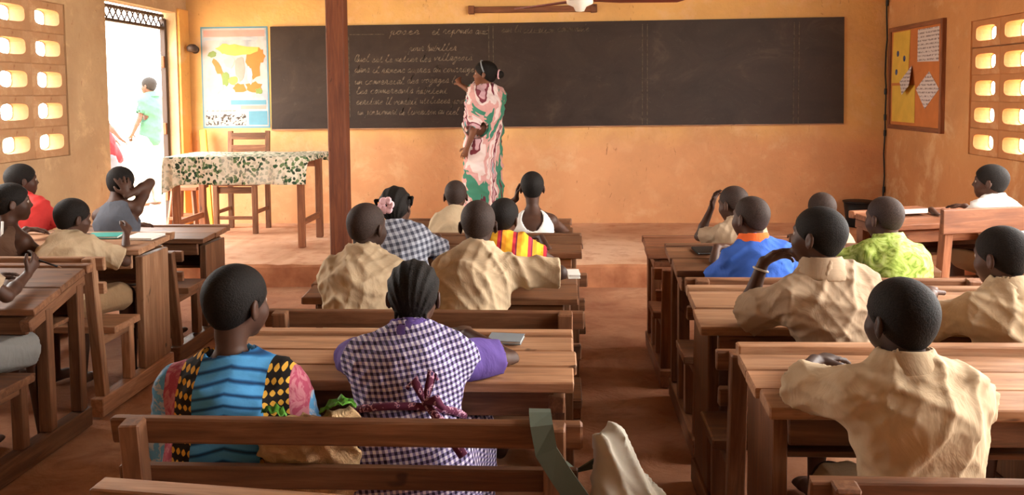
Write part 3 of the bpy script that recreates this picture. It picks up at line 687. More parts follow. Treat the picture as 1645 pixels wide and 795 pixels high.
#PEOPLE
# ------------------------------------------------------------------ people: implicit bodies turned into meshes with surface nets
F32 = np.float32
def V3(*a): return np.array(a, dtype=float)
def unit(v): return v / (np.linalg.norm(v) + 1e-9)
def smin(a, b, k):
    h = np.clip(.5 + .5 * (b - a) / k, 0, 1); return b + (a - b) * h - k * h * (1 - h)
def p_rc(a, ra, b, rb): return ('rc', np.array(a, float), ra, np.array(b, float), rb)
def p_ec(a, wa, b, wb, W): return ('ec', np.array(a, float), wa, np.array(b, float), wb, unit(np.array(W, float)))
def p_el(c, r, Mx=None): return ('el', np.array(c, float), r, np.eye(3) if Mx is None else Mx)
def p_eval(p, x, y, z, inf=0.0):
    if p[0] == 'rc':
        _, a, ra, b, rb = p; d = b - a; L2 = float(d @ d) + 1e-12
        px, py, pz = x - a[0], y - a[1], z - a[2]
        t = np.clip((px * d[0] + py * d[1] + pz * d[2]) / L2, 0, 1)
        return np.sqrt((px - t * d[0]) ** 2 + (py - t * d[1]) ** 2 + (pz - t * d[2]) ** 2) - (ra + inf + (rb - ra) * t)
    if p[0] == 'ec':
        _, a, wa, b, wb, W = p; d = b - a; L2 = float(d @ d) + 1e-12; ax = unit(d); W = unit(W - ax * (W @ ax)); Dp = np.cross(ax, W)
        px, py, pz = x - a[0], y - a[1], z - a[2]
        t = np.clip((px * d[0] + py * d[1] + pz * d[2]) / L2, 0, 1)
        ex, ey, ez = px - t * d[0], py - t * d[1], pz - t * d[2]
        u = ex * W[0] + ey * W[1] + ez * W[2]; v = ex * Dp[0] + ey * Dp[1] + ez * Dp[2]; w = ex * ax[0] + ey * ax[1] + ez * ax[2]
        rw = wa[0] + inf + (wb[0] - wa[0]) * t; rd = wa[1] + inf + (wb[1] - wa[1]) * t
        k0 = np.sqrt((u / rw) ** 2 + (v / rd) ** 2 + (w / rd) ** 2); k1 = np.sqrt((u / rw ** 2) ** 2 + (v / rd ** 2) ** 2 + (w / rd ** 2) ** 2) + 1e-6
        return k0 * (k0 - 1) / k1
    _, c, r, Mx = p
    px, py, pz = x - c[0], y - c[1], z - c[2]
    q = [(Mx[i][0] * px + Mx[i][1] * py + Mx[i][2] * pz) for i in range(3)]; rr_ = [v + inf for v in r]
    k0 = np.sqrt(sum((q[i] / rr_[i]) ** 2 for i in range(3))); k1 = np.sqrt(sum((q[i] / rr_[i] ** 2) ** 2 for i in range(3))) + 1e-6
    return k0 * (k0 - 1) / k1
def p_box(p, inf=0.0):
    if p[0] == 'rc': r1, r2 = p[2], p[4]; a, b = p[1], p[3]
    elif p[0] == 'ec': r1, r2 = max(p[2]), max(p[4]); a, b = p[1], p[3]
    else: r1 = r2 = max(p[2]); a = b = p[1]
    return np.minimum(a - r1, b - r2) - inf, np.maximum(a + r1, b + r2) + inf
OBST = []; AVOID = []
def gather_obstacles():
    bpy.context.view_layer.update()
    for o in COL.objects:
        if o.parent and o.parent.name.startswith('school_desk') and o.type == 'MESH':
            c = np.array([tuple(v.co) for v in o.data.vertices]); hx = np.abs(c).max(0); mw = o.matrix_world
            w = np.array([tuple(mw @ Vector((a * hx[0], b * hx[1], c_ * hx[2]))) for a in (-1, 1) for b in (-1, 1) for c_ in (-1, 1)])
            OBST.append((np.array(mw.inverted()), hx, w.min(0) - .012, w.max(0) + .012))
gather_obstacles()
class Grid:
    def __init__(s, prims, h, inf=0.0, pad=.03):
        bs = [p_box(p, inf) for p in prims]; s.h = h
        s.lo = np.min([b[0] for b in bs], 0) - pad; hi = np.max([b[1] for b in bs], 0) + pad
        s.n = np.ceil((hi - s.lo) / h).astype(int) + 1
        s.ax = [(s.lo[i] + h * np.arange(s.n[i])).astype(F32) for i in range(3)]
        s.D = np.full(tuple(s.n), .2, dtype=F32)
    def sl(s, lo, hi):
        i0 = np.clip(np.floor((lo - s.lo) / s.h).astype(int), 0, s.n - 1); i1 = np.clip(np.ceil((hi - s.lo) / s.h).astype(int) + 1, 1, s.n)
        return tuple(slice(a, max(b, a + 1)) for a, b in zip(i0, i1))
    def xyz(s, q): return s.ax[0][q[0]][:, None, None], s.ax[1][q[1]][None, :, None], s.ax[2][q[2]][None, None, :]
    def add(s, p, k=.02, inf=0.0):
        lo, hi = p_box(p, inf + k + 2 * s.h); q = s.sl(lo, hi); x, y, z = s.xyz(q)
        s.D[q] = smin(s.D[q], p_eval(p, x, y, z, inf).astype(F32), k)
    def sub(s, p, inf=0.0):
        lo, hi = p_box(p, inf + 3 * s.h); q = s.sl(lo, hi); x, y, z = s.xyz(q)
        s.D[q] = np.maximum(s.D[q], -p_eval(p, x, y, z, inf).astype(F32))
    def fn(s, f, lo, hi, mode='add', k=.012):
        q = s.sl(lo, hi); x, y, z = s.xyz(q); d = f(x, y, z).astype(F32)
        if mode == 'add': s.D[q] = smin(s.D[q], d, k)
        elif mode == 'cut': s.D[q] = np.maximum(s.D[q], -d)
        else: s.D[q] = np.maximum(s.D[q], d)
    def disp(s, f):
        i = np.nonzero(np.abs(s.D) < .035); x, y, z = s.ax[0][i[0]], s.ax[1][i[1]], s.ax[2][i[2]]
        s.D[i] += f(x, y, z).astype(F32)
    def clear(s, gap=.0035):
        """keep clear of the furniture that is leaned and sat on"""
        hi_ = s.lo + s.h * s.n
        for im, hx, lo, hi in OBST:
            if (lo > hi_).any() or (hi < s.lo).any(): continue
            q = s.sl(lo, hi); x, y, z = s.xyz(q); e = []
            for i in range(3): e.append(np.abs(im[i, 0] * x + im[i, 1] * y + im[i, 2] * z + im[i, 3]) - hx[i] - gap)
            d = np.maximum(np.maximum(e[0], e[1]), e[2]); s.D[q] = np.maximum(s.D[q], -d.astype(F32))
        return s
    def avoid(s, owner, gap=.004):
        hi_ = s.lo + s.h * (s.n - 1)
        for ow, lo, hh, n, D in AVOID:
            if ow == owner: continue
            bh = lo + hh * (n - 1)
            a = np.maximum(lo, s.lo); b = np.minimum(bh, hi_)
            if (a + 2 * s.h >= b).any(): continue
            i0 = np.ceil((a - s.lo) / s.h).astype(int); i1 = np.floor((b - s.lo) / s.h).astype(int); B = D
            for k in range(3):
                u = (s.lo[k] + s.h * np.arange(i0[k], i1[k]) - lo[k]) / hh; j = np.clip(u.astype(int), 0, n[k] - 2); f = np.clip(u - j, 0, 1).astype(F32); sh_ = [1, 1, 1]; sh_[k] = len(f); f = f.reshape(sh_)
                B = np.take(B, j, k).astype(F32) * (1 - f) + np.take(B, j + 1, k).astype(F32) * f
            q = tuple(slice(i0[k], i1[k]) for k in range(3)); s.D[q] = np.maximum(s.D[q], gap - B)
        return s
    def keep(s, owner): AVOID.append((owner, s.lo.copy(), s.h, s.n.copy(), s.D.astype(np.float16))); return s
    def mesh(s, name, origin):
        D = s.D; D[0] = D[-1] = .2; D[:, 0] = D[:, -1] = .2; D[:, :, 0] = D[:, :, -1] = .2
        I = D < 0; nx, ny, nz = D.shape
        cnt = np.zeros((nx - 1, ny - 1, nz - 1), np.int8)
        for a in (0, 1):
            for b in (0, 1):
                for c in (0, 1): cnt += I[a:nx - 1 + a, b:ny - 1 + b, c:nz - 1 + c]
        act = np.nonzero((cnt > 0) & (cnt < 8)); n = len(act[0])
        if n == 0: return None
        idx = np.full(cnt.shape, -1, np.int32); idx[act] = np.arange(n)
        C = np.empty((8, n), F32); offs = [(a, b, c) for a in (0, 1) for b in (0, 1) for c in (0, 1)]
        for k, (a, b, c) in enumerate(offs): C[k] = D[act[0] + a, act[1] + b, act[2] + c]
        acc = np.zeros((n, 3)); w = np.zeros(n)
        for i in range(8):
            for j in range(i + 1, 8):
                d = np.abs(np.array(offs[i]) - np.array(offs[j]))
                if d.sum() != 1: continue
                m_ = (C[i] < 0) != (C[j] < 0); t = np.where(m_, C[i] / np.where(m_, C[i] - C[j], 1), 0)
                pt = np.array(offs[i])[None] + t[:, None] * (np.array(offs[j]) - np.array(offs[i]))[None]
                acc += pt * m_[:, None]; w += m_
        P = s.lo + s.h * (np.stack(act, 1) + acc / w[:, None]) - np.array(origin)
        quads = []
        for axs in range(3):
            A = I if True else None
            s0 = [slice(None)] * 3; s1 = [slice(None)] * 3; s0[axs] = slice(0, -1); s1[axs] = slice(1, None)
            e = np.nonzero(I[tuple(s0)] != I[tuple(s1)]); e = np.stack(e, 1)
            b, c = [(1, 2), (2, 0), (0, 1)][axs]
            ins = I[e[:, 0], e[:, 1], e[:, 2]]
            def cell(db, dc):
                q = e.copy(); q[:, b] += db; q[:, c] += dc; return idx[q[:, 0], q[:, 1], q[:, 2]]
            Q = np.stack([cell(-1, -1), cell(0, -1), cell(0, 0), cell(-1, 0)], 1)
            Q = np.where(ins[:, None], Q, Q[:, ::-1]); quads.append(Q)
        Q = np.concatenate(quads).astype(np.int32)
        me = bpy.data.meshes.new(name); me.vertices.add(n); me.vertices.foreach_set('co', P.astype(F32).ravel())
        me.loops.add(Q.size); me.loops.foreach_set('vertex_index', Q.ravel()); me.polygons.add(len(Q))
        me.polygons.foreach_set('loop_start', np.arange(0, Q.size, 4, dtype=np.int32)); me.polygons.foreach_set('use_smooth', np.ones(len(Q), bool))
        me.update(calc_edges=True); return me
def rotm(yaw, pitch, roll):
    """columns right, forward, up; yaw turns left, pitch tips the face up, roll tips to the right"""
    return np.array((Matrix.Rotation(yaw, 3, 'Z') @ Matrix.Rotation(pitch, 3, 'X') @ Matrix.Rotation(roll, 3, 'Y')))
CRAN = p_el((0, -.012, .03), (.071, .090, .077))
HEAD = [(CRAN, .01), (p_el((0, .030, -.03), (.056, .056, .068)), .03), (p_rc((0, .056, -.083), .019, (0, .05, -.075), .022), .02), (p_rc((-.034, .048, -.03), .026, (-.03, .04, -.05), .02), .02), (p_rc((.034, .048, -.03), .026, (.03, .04, -.05), .02), .02),
        (p_rc((-.032, .068, .022), .012, (.032, .068, .022), .012), .015), (p_rc((0, .076, .01), .008, (0, .092, -.024), .0115), .012), (p_rc((-.012, .082, -.029), .008, (.012, .082, -.029), .008), .006),
        (p_rc((-.019, .073, -.053), .009, (.019, .073, -.053), .009), .008), (p_rc((-.016, .072, -.066), .010, (.016, .072, -.066), .010), .006), (p_rc((0, -.025, .0), .045, (0, -.03, -.08), .040), .03)]
def ear(sx): 
    a = R(20) * sx; Mx = np.array([[math.cos(a), math.sin(a), 0], [-math.sin(a), math.cos(a), 0], [0, 0, 1]])
    return p_el((sx * .076, -.012, -.008), (.0085, .020, .031), Mx)
def head_fn(Hc, Rh, hs):
    def f(x, y, z):
        dx, dy, dz = (x - Hc[0]) / hs, (y - Hc[1]) / hs, (z - Hc[2]) / hs
        l = [dx * Rh[0, i] + dy * Rh[1, i] + dz * Rh[2, i] for i in range(3)]
        d = None
        for p, k in HEAD: e = p_eval(p, *l); d = e if d is None else smin(d, e, k)
        for sx in (-1, 1):
            so = p_eval(p_el((sx * .031, .088, .001), (.018, .016, .011)), *l); d = -smin(-d, so, .008)
            er = p_eval(ear(sx), *l); inner = p_eval(p_el((sx * .086, -.006, -.006), (.008, .011, .018)), *l)
            d = smin(d, np.maximum(er, -inner), .006)
        return d * hs
    return f
def hair_mesh(Hc, Rh, hs, style, h, origin):
    off = {'short': .008, 'bare': .004, 'cornrow': .011, 'braids': .016, 'woman': .016, 'afro': .016}[style]
    ctr = Hc + Rh @ V3(0, -.01, .02) * hs
    g = Grid([p_el(ctr, ((.135 if style != 'woman' else .18) * hs,) * 3)], h, 0, .01)
    def f(x, y, z):
        dx, dy, dz = (x - Hc[0]) / hs, (y - Hc[1]) / hs, (z - Hc[2]) / hs
        l = [dx * Rh[0, i] + dy * Rh[1, i] + dz * Rh[2, i] for i in range(3)]
        d = smin(p_eval(CRAN, *l, off), p_eval(p_el((0, -.035, -.005), (.054, .05, .06)), *l, off), .02)
        if style in ('cornrow', 'braids'):
            ph = np.arctan2(l[0], l[2] + .12); d = d + .0055 * np.abs(np.sin(ph * (22 if style == 'cornrow' else 16))) - .002
        cut = (-.002 - .02 * (style != 'bare')) + .62 * l[1] + np.where(l[1] > .05, (l[1] - .05) * .6, 0) - l[2]     # hairline plane
        cut2 = np.where(l[1] < -.02, -.062 - l[2], -1)
        c = np.maximum(cut, cut2); d = -smin(-d, -c, .008)
        for sx in (-1, 1): d = np.maximum(d, -p_eval(p_el((sx * .080, -.006, -.012), (.014, .022, .032)), *l))
        return d * hs
    g.fn(f, g.lo, g.lo + g.h * g.n, 'add', .001)
    if style == 'cornrow':
        for k in range(-3, 4):
            a = Hc + Rh @ V3(k * .015, -.078 + abs(k) * .005, -.045) * hs; b = a + V3(0, -.006, -.035) * hs; g.add(p_rc(a, .006, b, .004), .004)
    if style == 'braids':
        for k in (-1, 1):
            a = Hc + Rh @ V3(k * .08, -.02, .05) * hs; b = a + Rh @ V3(k * .028, -.01, .0) * hs; c = b + Rh @ V3(-k * .008, 0, -.04) * hs
            g.add(p_rc(a, .008, b, .008), .006); g.add(p_rc(b, .008, c, .006), .004)
    if style == 'woman':
        a = Hc + Rh @ V3(0, -.140, .012) * hs; g.add(p_el(a, (.036, .036, .036)), .012)
    return g.mesh('hair', origin)
EYE = {}
def eye_mesh(hs):
    if hs in EYE: return EYE[hs]
    bm = bmesh.new(); bmesh.ops.create_uvsphere(bm, u_segments=14, v_segments=10, radius=.0125 * hs)
    for f in bm.faces:
        f.smooth = True
        if f.calc_center_median().normalized().y > .86: f.material_index = 1
    me = bpy.data.meshes.new('eye'); bm.to_mesh(me); bm.free(); me.materials.append(M['eye_white']); me.materials.append(M['black']); EYE[hs] = me; return me
def ik(S, T, l1, l2, hint):
    d = T - S; L = np.linalg.norm(d); u = d / L; L = min(max(L, abs(l1 - l2) + .01), (l1 + l2) * .985)
    a = (l1 * l1 - l2 * l2 + L * L) / (2 * L); hh = math.sqrt(max(l1 * l1 - a * a, 0)); hp = hint - u * (hint @ u)
    return S + u * a + unit(hp) * hh, S + u * L
def hand_prims(w, d, n, side, hs, curl=(.25, .35, .25), spread=.06, thumb=.5):
    d = unit(d); n = unit(n - d * (n @ d)); td = np.cross(d, n) * side      # towards the thumb
    out = [(p_ec(w - d * .005 * hs, (.019 * hs, .013 * hs), w + d * .052 * hs, (.028 * hs, .0115 * hs), td), .012)]
    for i, (ln, off) in enumerate(((.056, .0235), (.063, .008), (.058, -.0075), (.045, -.0225))):
        b = w + d * (.058 - .006 * (i == 3)) * hs + td * off * hs; fd = unit(d + td * (1.5 - i) * spread * 1.3); c = 0
        for k, (sg, cu) in enumerate(zip((.45, .32, .23), curl)):
            c += cu; e = b + (fd * math.cos(c) + n * math.sin(c)) * ln * sg * hs
            out.append((p_rc(b, (.0074 - .0007 * k) * hs, e, (.0068 - .0007 * k) * hs), .0035)); b = e
    b = w + d * .014 * hs + td * .02 * hs; e = b + unit(d * .75 + td * (.35 + thumb) + n * .25) * .034 * hs; f = e + unit(d * .95 + td * .2 + n * .3) * .024 * hs
    out += [(p_rc(b, .0105 * hs, e, .0085 * hs), .008), (p_rc(e, .0085 * hs, f, .0068 * hs), .003)]
    return out
def foldfn(P, Rt, tu, Fd, seed, amp, fs=1.3):
    q = np.random.RandomState(seed); ph = q.rand(8) * 6.28; sg = 1 if q.rand() > .5 else -1
    def f(x, y, z):
        u = (x - P[0]) * Rt[0] + (y - P[1]) * Rt[1] + (z - P[2]) * Rt[2]; v = (x - P[0]) * tu[0] + (y - P[1]) * tu[1] + (z - P[2]) * tu[2]; w = (x - P[0]) * Fd[0] + (y - P[1]) * Fd[1] + (z - P[2]) * Fd[2]
        u, v, w = u * fs, v * fs, w * fs
        rg = lambda s: 1 / (1 + 7 * np.sin(s) ** 2)
        r = rg(17 * (v * .9 + sg * u * .55) + 2.1 * np.sin(8 * u + ph[0]) + 1.2 * np.sin(11 * w + ph[1]) + ph[2]) + .8 * rg(15 * (v * .6 - sg * u * .8) + 2.0 * np.sin(9 * v + ph[3]) + ph[4])
        r = r + .5 * rg(33 * (v * .5 + u * .8 * sg) + 2.5 * np.sin(13 * v + ph[5]) + 2 * np.sin(12 * u) + ph[6]) + .6 * np.sin(14 * v + ph[7] + 9 * u) * .5
        return -amp * (r - .55)
    return f
def person(label, Hc, P, yaw=0, head=(0, 0, 0), arms=None, b=1.0, hs=.88, h=.0065, hair_style='short', skin='skin', hair_mat='hair', top='khaki', bottom='shorts', bmat='khaki_dark', sleeve=.72, sl_r=.05, inf=.02, collar=True, collar_mat=None, amp=.008,
           seat=True, feet=None, hem=.0, seed=0, group='pupils', tank=False, skirt=False, knees=None, footz=.03, floor=0.0, extra=None, sh=.108, neck_r=.05, dress_len=None, back_cut=None, shoes=None, drop=0.0):
    Hc = V3(*Hc); P = V3(*P); Fd = V3(-math.sin(yaw), math.cos(yaw), 0); Rt = V3(math.cos(yaw), math.sin(yaw), 0); U = V3(0, 0, 1)
    Rh = rotm(yaw + head[0], head[1], head[2])
    N = Hc + Rh @ V3(0, -.030, -.100) * hs + V3(0, 0, -.016 * hs - drop) - Fd * .006
    tu = unit(N - P); Rt = unit(Rt - tu * (Rt @ tu)); Dn = np.cross(tu, Rt)      # forward normal of the torso
    T = N - P
    c1 = P + T * .30 - Dn * .012 * b; c2 = P + T * .70 - Dn * .014 * b
    sw = sh * b; SL = N - tu * .066 * b - Rt * sw; SR = N - tu * .066 * b + Rt * sw
    origin = (float(P[0]), float(P[1]), floor)
    torso = [p_ec(P, (.104 * b, .084 * b), c1, (.092 * b, .072 * b), Rt), p_ec(c1, (.092 * b, .072 * b), c2, (.108 * b, .080 * b), Rt), p_ec(c2, (.108 * b, .080 * b), N - tu * .055 * b, (.078 * b, .056 * b), Rt)]
    girdle = [p_rc(SL, .040 * b, SR, .040 * b), p_rc(N - tu * .012, .040 * b, SL * .75 + N * .25 + tu * .002, .032 * b), p_rc(N - tu * .012, .040 * b, SR * .75 + N * .25 + tu * .002, .032 * b)]
    neck = p_rc(N - tu * .03 * b, .040 * hs, Hc + Rh @ V3(0, -.022, -.04) * hs, .040 * hs)
    prims = [(p, .03) for p in torso] + [(p, .025) for p in girdle] + [(neck, .025)]
    l1, l2 = .205 * b, .185 * b; armp = {}
    arms = arms or {}
    for s, S in ((-1, SL), (1, SR)):
        A = dict(hand=None, hint=None, d=None, n=V3(0, 0, -1), curl=(.25, .35, .25), spread=.06, thumb=.5); A.update(arms.get('L' if s < 0 else 'R', {}))
        tgt = V3(*A['hand']) if A['hand'] is not None else P + Fd * .37 * b + Rt * s * .09 + U * (.285 if seat else .1)
        hint = V3(*A['hint']) if A['hint'] is not None else Rt * s * .35 - U * .9 - Fd * .3
        E, Wp = ik(S, tgt, l1, l2, hint); armp[s] = (S, E, Wp)
        prims += [(p_rc(S, .036 * b, S * .5 + E * .5, .032 * b), .02), (p_rc(S * .5 + E * .5, .031 * b, E, .026 * b), .012), (p_rc(E, .026 * b, E * .65 + Wp * .35, .0265 * b), .012), (p_rc(E * .65 + Wp * .35, .0265 * b, Wp, .0175 * b), .012)]
        dd = V3(*A['d']) if A['d'] is not None else unit(Fd - Rt * s * .3 - U * (.05 if seat else .8))
        prims += hand_prims(Wp + unit(dd) * .01, dd, V3(*A['n']), s, .98 * b ** .7, A['curl'], A['spread'], A['thumb'])
    legs = {}
    for s in (-1, 1):
        hp = P + Rt * s * .062 * b - U * .005
        if seat:
            kn = V3(*knees[0 if s < 0 else 1]) if knees else hp + Fd * .29 * b + Rt * s * .035 + U * .0
            ft = V3(*feet[0 if s < 0 else 1]) if feet else kn + Fd * (-.04 if s < 0 else .03) * b
            ank = V3(ft[0], ft[1], floor + .065)
        else:
            kn = hp - U * .40 * b + Fd * .03; ank = V3(hp[0] + s * .02, hp[1], floor + .075)
        legs[s] = (hp, kn, ank)
        r = b * 1.05
        prims += [(p_rc(hp, .066 * r, kn, .043 * r), .03), (p_rc(kn, .042 * r, kn * .65 + ank * .35, .040 * r), .02), (p_rc(kn * .65 + ank * .35, .040 * r, ank, .024 * r), .02)]
        toe = ank + Fd * .11 * r + Rt * s * .02; toe[2] = floor + .028
        prims += [(p_rc(ank - Fd * .018 + U * -.03, .027 * r, toe * .6 + ank * .4 - U * .012, .025 * r), .015), (p_ec(toe * .7 + ank * .3 - U * .012, (.032 * r, .02), toe, (.036 * r, .017), Rt), .015)]
    g = Grid([p for p, k in prims] + [p_el(Hc, (.13 * hs,) * 3)], h)
    for p, k in prims: g.add(p, k)
    g.fn(head_fn(Hc, Rh, hs), Hc - .15 * hs, Hc + .15 * hs, 'add', .014)
    root = empty('person', origin); tag(root, label, 'person', group)
    link('body', g.clear().avoid(label).keep(label).mesh('body', origin), skin, root)
    hm = hair_mesh(Hc, Rh, hs, hair_style, min(h, .005), origin); hair_o = link('hair', hm, hair_mat, root)
    q = Matrix([[Rh[i, j] for j in range(3)] for i in range(3)]).to_euler()
    for sx in (-1, 1):
        c = Hc + Rh @ V3(sx * .031, .0655, .002) * hs - np.array(origin); link('eye', eye_mesh(hs), None, root, tuple(c), q)
    # ---- upper garment
    garment = root
    if top:
        gp = [p for p in torso]
        g = Grid(gp + girdle + [p_rc(a[0], .06, a[1], .07) for a in armp.values()] + ([p_rc(P, .3, P - U * dress_len, .3)] if dress_len else []), h, inf + .02)
        for p in gp: g.add(p, .05, inf)
        if not tank:
            for p in girdle: g.add(p, .035, inf * .75)
            for s, (S, E, Wp) in armp.items():
                c = S + (E - S) * min(sleeve, 1.0)
                g.add(p_rc(S, sl_r * .92 * b, c, sl_r * 1.12 * b), .03)
        if skirt:
            for s in (-1, 1): hp, kn, ank = legs[s]; g.add(p_rc(hp, .085 * b, kn, .078 * b), .09, inf)
            for s in (-1, 1): hp, kn, ank = legs[s]; g.add(p_rc(kn, .07 * b, kn * .45 + ank * .55, .08 * b), .06, inf)
            g.add(p_ec(P - U * .035, (.15 * b, .12 * b), P + U * .06, (.125 * b, .10 * b), Rt), .05, inf)
        if dress_len:
            Bt = P - U * dress_len
            g.add(p_ec(Bt + Fd * .02, (.185, .16), P + U * .1, (.13, .12), Rt), .08, inf); g.fn(lambda x, y, z: (Bt[2] + .02 - z) + 0 * x * y, g.lo, g.lo + g.h * g.n, 'clip')
        g.disp(foldfn(P, Rt, tu, Dn, seed, amp)); g.disp(foldfn(P, Rt, tu, Dn, seed + 9, amp * .4, 2.7))
        # hem, cuffs and neck opening
        if not skirt and not dress_len:
            hz = P - tu * (.075 * b + hem)
            g.fn(lambda x, y, z: -((x - hz[0]) * tu[0] + (y - hz[1]) * tu[1] + (z - hz[2]) * tu[2]), g.lo, g.lo + g.h * g.n, 'clip')
        if not tank:
            for s, (S, E, Wp) in armp.items():
                ax = unit(E - S); c = S + (E - S) * sleeve
                lo, hi = np.minimum(c, c + ax * .09) - .085 * b, np.maximum(c, c + ax * .09) + .085 * b
                g.fn(lambda x, y, z: np.maximum(np.sqrt((x - c[0]) ** 2 + (y - c[1]) ** 2 + (z - c[2]) ** 2) - .088 * b, (c[0] - x) * ax[0] + (c[1] - y) * ax[1] + (c[2] - z) * ax[2]), lo, hi, 'cut')
                g.sub(p_rc(c - ax * .07 * b, .037 * b, c + ax * .03, sl_r * 1.12 * b - .006))
        else:
            for s, (S, E, Wp) in armp.items(): g.sub(p_el(S + Rt * s * .030 - tu * .012, (.055 * b, .06 * b, .075 * b)))
        if back_cut: g.sub(p_el(N - tu * back_cut[0] - Dn * .06, (back_cut[1], .09, back_cut[2]), np.array([Rt, Dn, tu])))
        g.sub(p_rc(N - tu * .03 * b, neck_r * b, N + tu * .10, neck_r * b))
        me = g.clear().avoid(label).keep(label).mesh('garment', origin)
        garment = link('shirt' if not (skirt or dress_len) else 'dress', me, top, root)
        if collar:
            nd = unit(Hc + Rh @ V3(0, -.022, -.04) * hs - N)
            cp = p_rc(N - nd * .016, .088 * b, N + nd * .044, .060 * b); g = Grid([cp], min(h, .005), .01)
            g.add(cp, .001); g.sub(p_rc(N - nd * .08, .072 * b, N + nd * .12, .042 * b))
            lo_ = N - nd * .028; hi_ = N + nd * .046
            g.fn(lambda x, y, z: np.maximum((lo_[0] - x) * nd[0] + (lo_[1] - y) * nd[1] + (lo_[2] - z) * nd[2], (x - hi_[0]) * nd[0] + (y - hi_[1]) * nd[1] + (z - hi_[2]) * nd[2]), g.lo, g.lo + g.h * g.n, 'clip')
            fc = N + Dn * .075 * b; g.sub(p_rc(fc - nd * .05, .012, fc + nd * .06, .03))
            me = g.mesh('collar', origin)
            if me: link('collar', me, collar_mat or top, garment)
    if bottom:
        ps = [torso[0]]
        for s in (-1, 1): hp, kn, ank = legs[s]; ps.append(p_rc(hp, .074 * b, hp * .18 + kn * .82, .064 * b))
        if bottom == 'trousers':
            for s in (-1, 1): hp, kn, ank = legs[s]; ps += [p_rc(kn, .055 * b, ank + U * .03, .048 * b)]
        g = Grid(ps, max(h, .007), .02)
        for p in ps: g.add(p, .03, .010)
        g.disp(foldfn(P, Rt, U, Fd, seed + 50, amp * .6))
        g.fn(lambda x, y, z: (z - (P[2] + .05 * b)) + 0 * x * y, g.lo, g.lo + g.h * g.n, 'clip')
        if bottom == 'shorts':
            for s in (-1, 1):
                hp, kn, ank = legs[s]; ax = unit(kn - hp); c = hp * .18 + kn * .82
                g.sub(p_rc(c - ax * .03, .046 * b, c + ax * .09, .064 * b)); g.sub(p_el(c + ax * .095, (.09 * b,) * 3))
        me = g.clear().avoid(label).keep(label).mesh('shorts', origin); link('shorts' if bottom == 'shorts' else 'trousers', me, bmat, root)
    root['_n'] = 0; del root['_n']
    return dict(root=root, hair=hair_o, garment=garment, N=N, Hc=Hc, Rh=Rh, arms=armp, P=P, origin=np.array(origin), Rt=Rt, Dn=Dn, tu=tu)
def local(p, me, mat, name, under='root'): return link(name, me, mat, p[under])
def rel(p, pts): return [tuple(np.array(q) - p['origin']) for q in pts]
S_ = .083
# --- right column
person('boy in beige shirt seen from behind leaning on the rough front desk', (.765, 2.06, .940), (.80, 1.99, .40 + S_), yaw=.08, head=(.30, .05, 0), h=.006, seed=1, amp=.009, inf=.024, sl_r=.056, sleeve=.92, sh=.118,
       arms={'L': dict(hand=(.66, 2.36, .755), hint=(-1, -.1, -.15), d=(.8, .6, 0)), 'R': dict(hand=(.97, 2.37, .755), hint=(.4, -.3, -.7), d=(-.3, 1, 0))}, skin='skin_dark')
p3 = person('boy in beige shirt with a bracelet resting chin on his raised hand', (.815, 2.90, .996), (.90, 2.83, .40 + S_), yaw=.30, head=(.50, .10, .05), h=.0058, seed=2, amp=.010, inf=.024, sl_r=.054, sleeve=.95, top='khaki_dull', b=1.02, sh=.115,
       arms={'L': dict(hand=(.665, 2.985, .900), hint=(-.5, .2, -1), d=(.75, -.12, .40), n=(.2, -.6, -.7), curl=(.5, .6, .5)), 'R': dict(hand=(1.08, 3.19, .765), hint=(.4, -.3, -.7), d=(-.5, 1, 0))})
E_, W_ = p3['arms'][-1][1], p3['arms'][-1][2]
c_ = W_ * .86 + E_ * .14; ax_ = unit(W_ - E_); s1 = unit(np.cross(ax_, V3(1, 0, 0))); s2 = np.cross(ax_, s1)
local(p3, tube(rel(p3, [c_ + (s1 * math.cos(a) + s2 * math.sin(a)) * .024 for a in np.linspace(0, 2 * math.pi, 20)]), .004, 6), 'bracelet', 'bracelet')
person('boy in pale sunlit beige shirt writing at the far right edge', (1.385, 2.90, .932), (1.42, 2.83, .40 + S_), yaw=.12, head=(.42, -.05, 0), h=.0058, seed=3, amp=.009, inf=.024, sl_r=.056, sleeve=.95, top='khaki', sh=.115,
       arms={'L': dict(hand=(1.27, 3.14, .76), hint=(-.8, -.2, -.4), d=(.3, 1, 0.1), curl=(.6, .7, .4)), 'R': dict(hand=(1.56, 3.18, .765), hint=(.6, -.2, -.5))})
person('boy in blue shirt with orange collar', (.803, 3.86, .922), (.86, 3.74, .40 + S_), yaw=.15, head=(.42, .05, .03), seed=4, top='blue_cloth', collar_mat='orange_cloth', hair_style='bare', hair_mat='hair_cropped', h=.0072,
       arms={'L': dict(hand=(.70, 4.08, .76), hint=(-.3, -.3, -.7), d=(.6, 1, 0)), 'R': dict(hand=(.97, 4.08, .76), hint=(.3, -.3, -.7))})
person('child in lime green printed shirt looking left', (1.374, 3.90, .915), (1.40, 3.74, .40 + S_), yaw=.22, head=(.25, .0, 0), seed=5, top='green_print', hair_style='bare', hair_mat='hair_cropped', inf=.024, sl_r=.054, h=.0072,
       arms={'L': dict(hand=(1.22, 4.09, .76), hint=(-.8, -.1, -.4), d=(.3, 1, 0)), 'R': dict(hand=(1.46, 4.10, .76), hint=(.3, -.3, -.7))})
person('child with elbow on desk and hand raised to brow in front of blue shirt', (.90, 4.76, .872), (.96, 4.64, .36 + S_), yaw=.25, head=(.40, -.12, .0), b=.9, seed=6, top='khaki_dull', hair_style='bare', hair_mat='hair_cropped',
       arms={'L': dict(hand=(.805, 4.86, .84), hint=(-.7, .3, -1), d=(.25, -.1, 1), n=(.7, -.5, 0), spread=.1), 'R': dict(hand=(1.08, 4.96, .67), hint=(.3, -.3, -.7))}, h=.007)
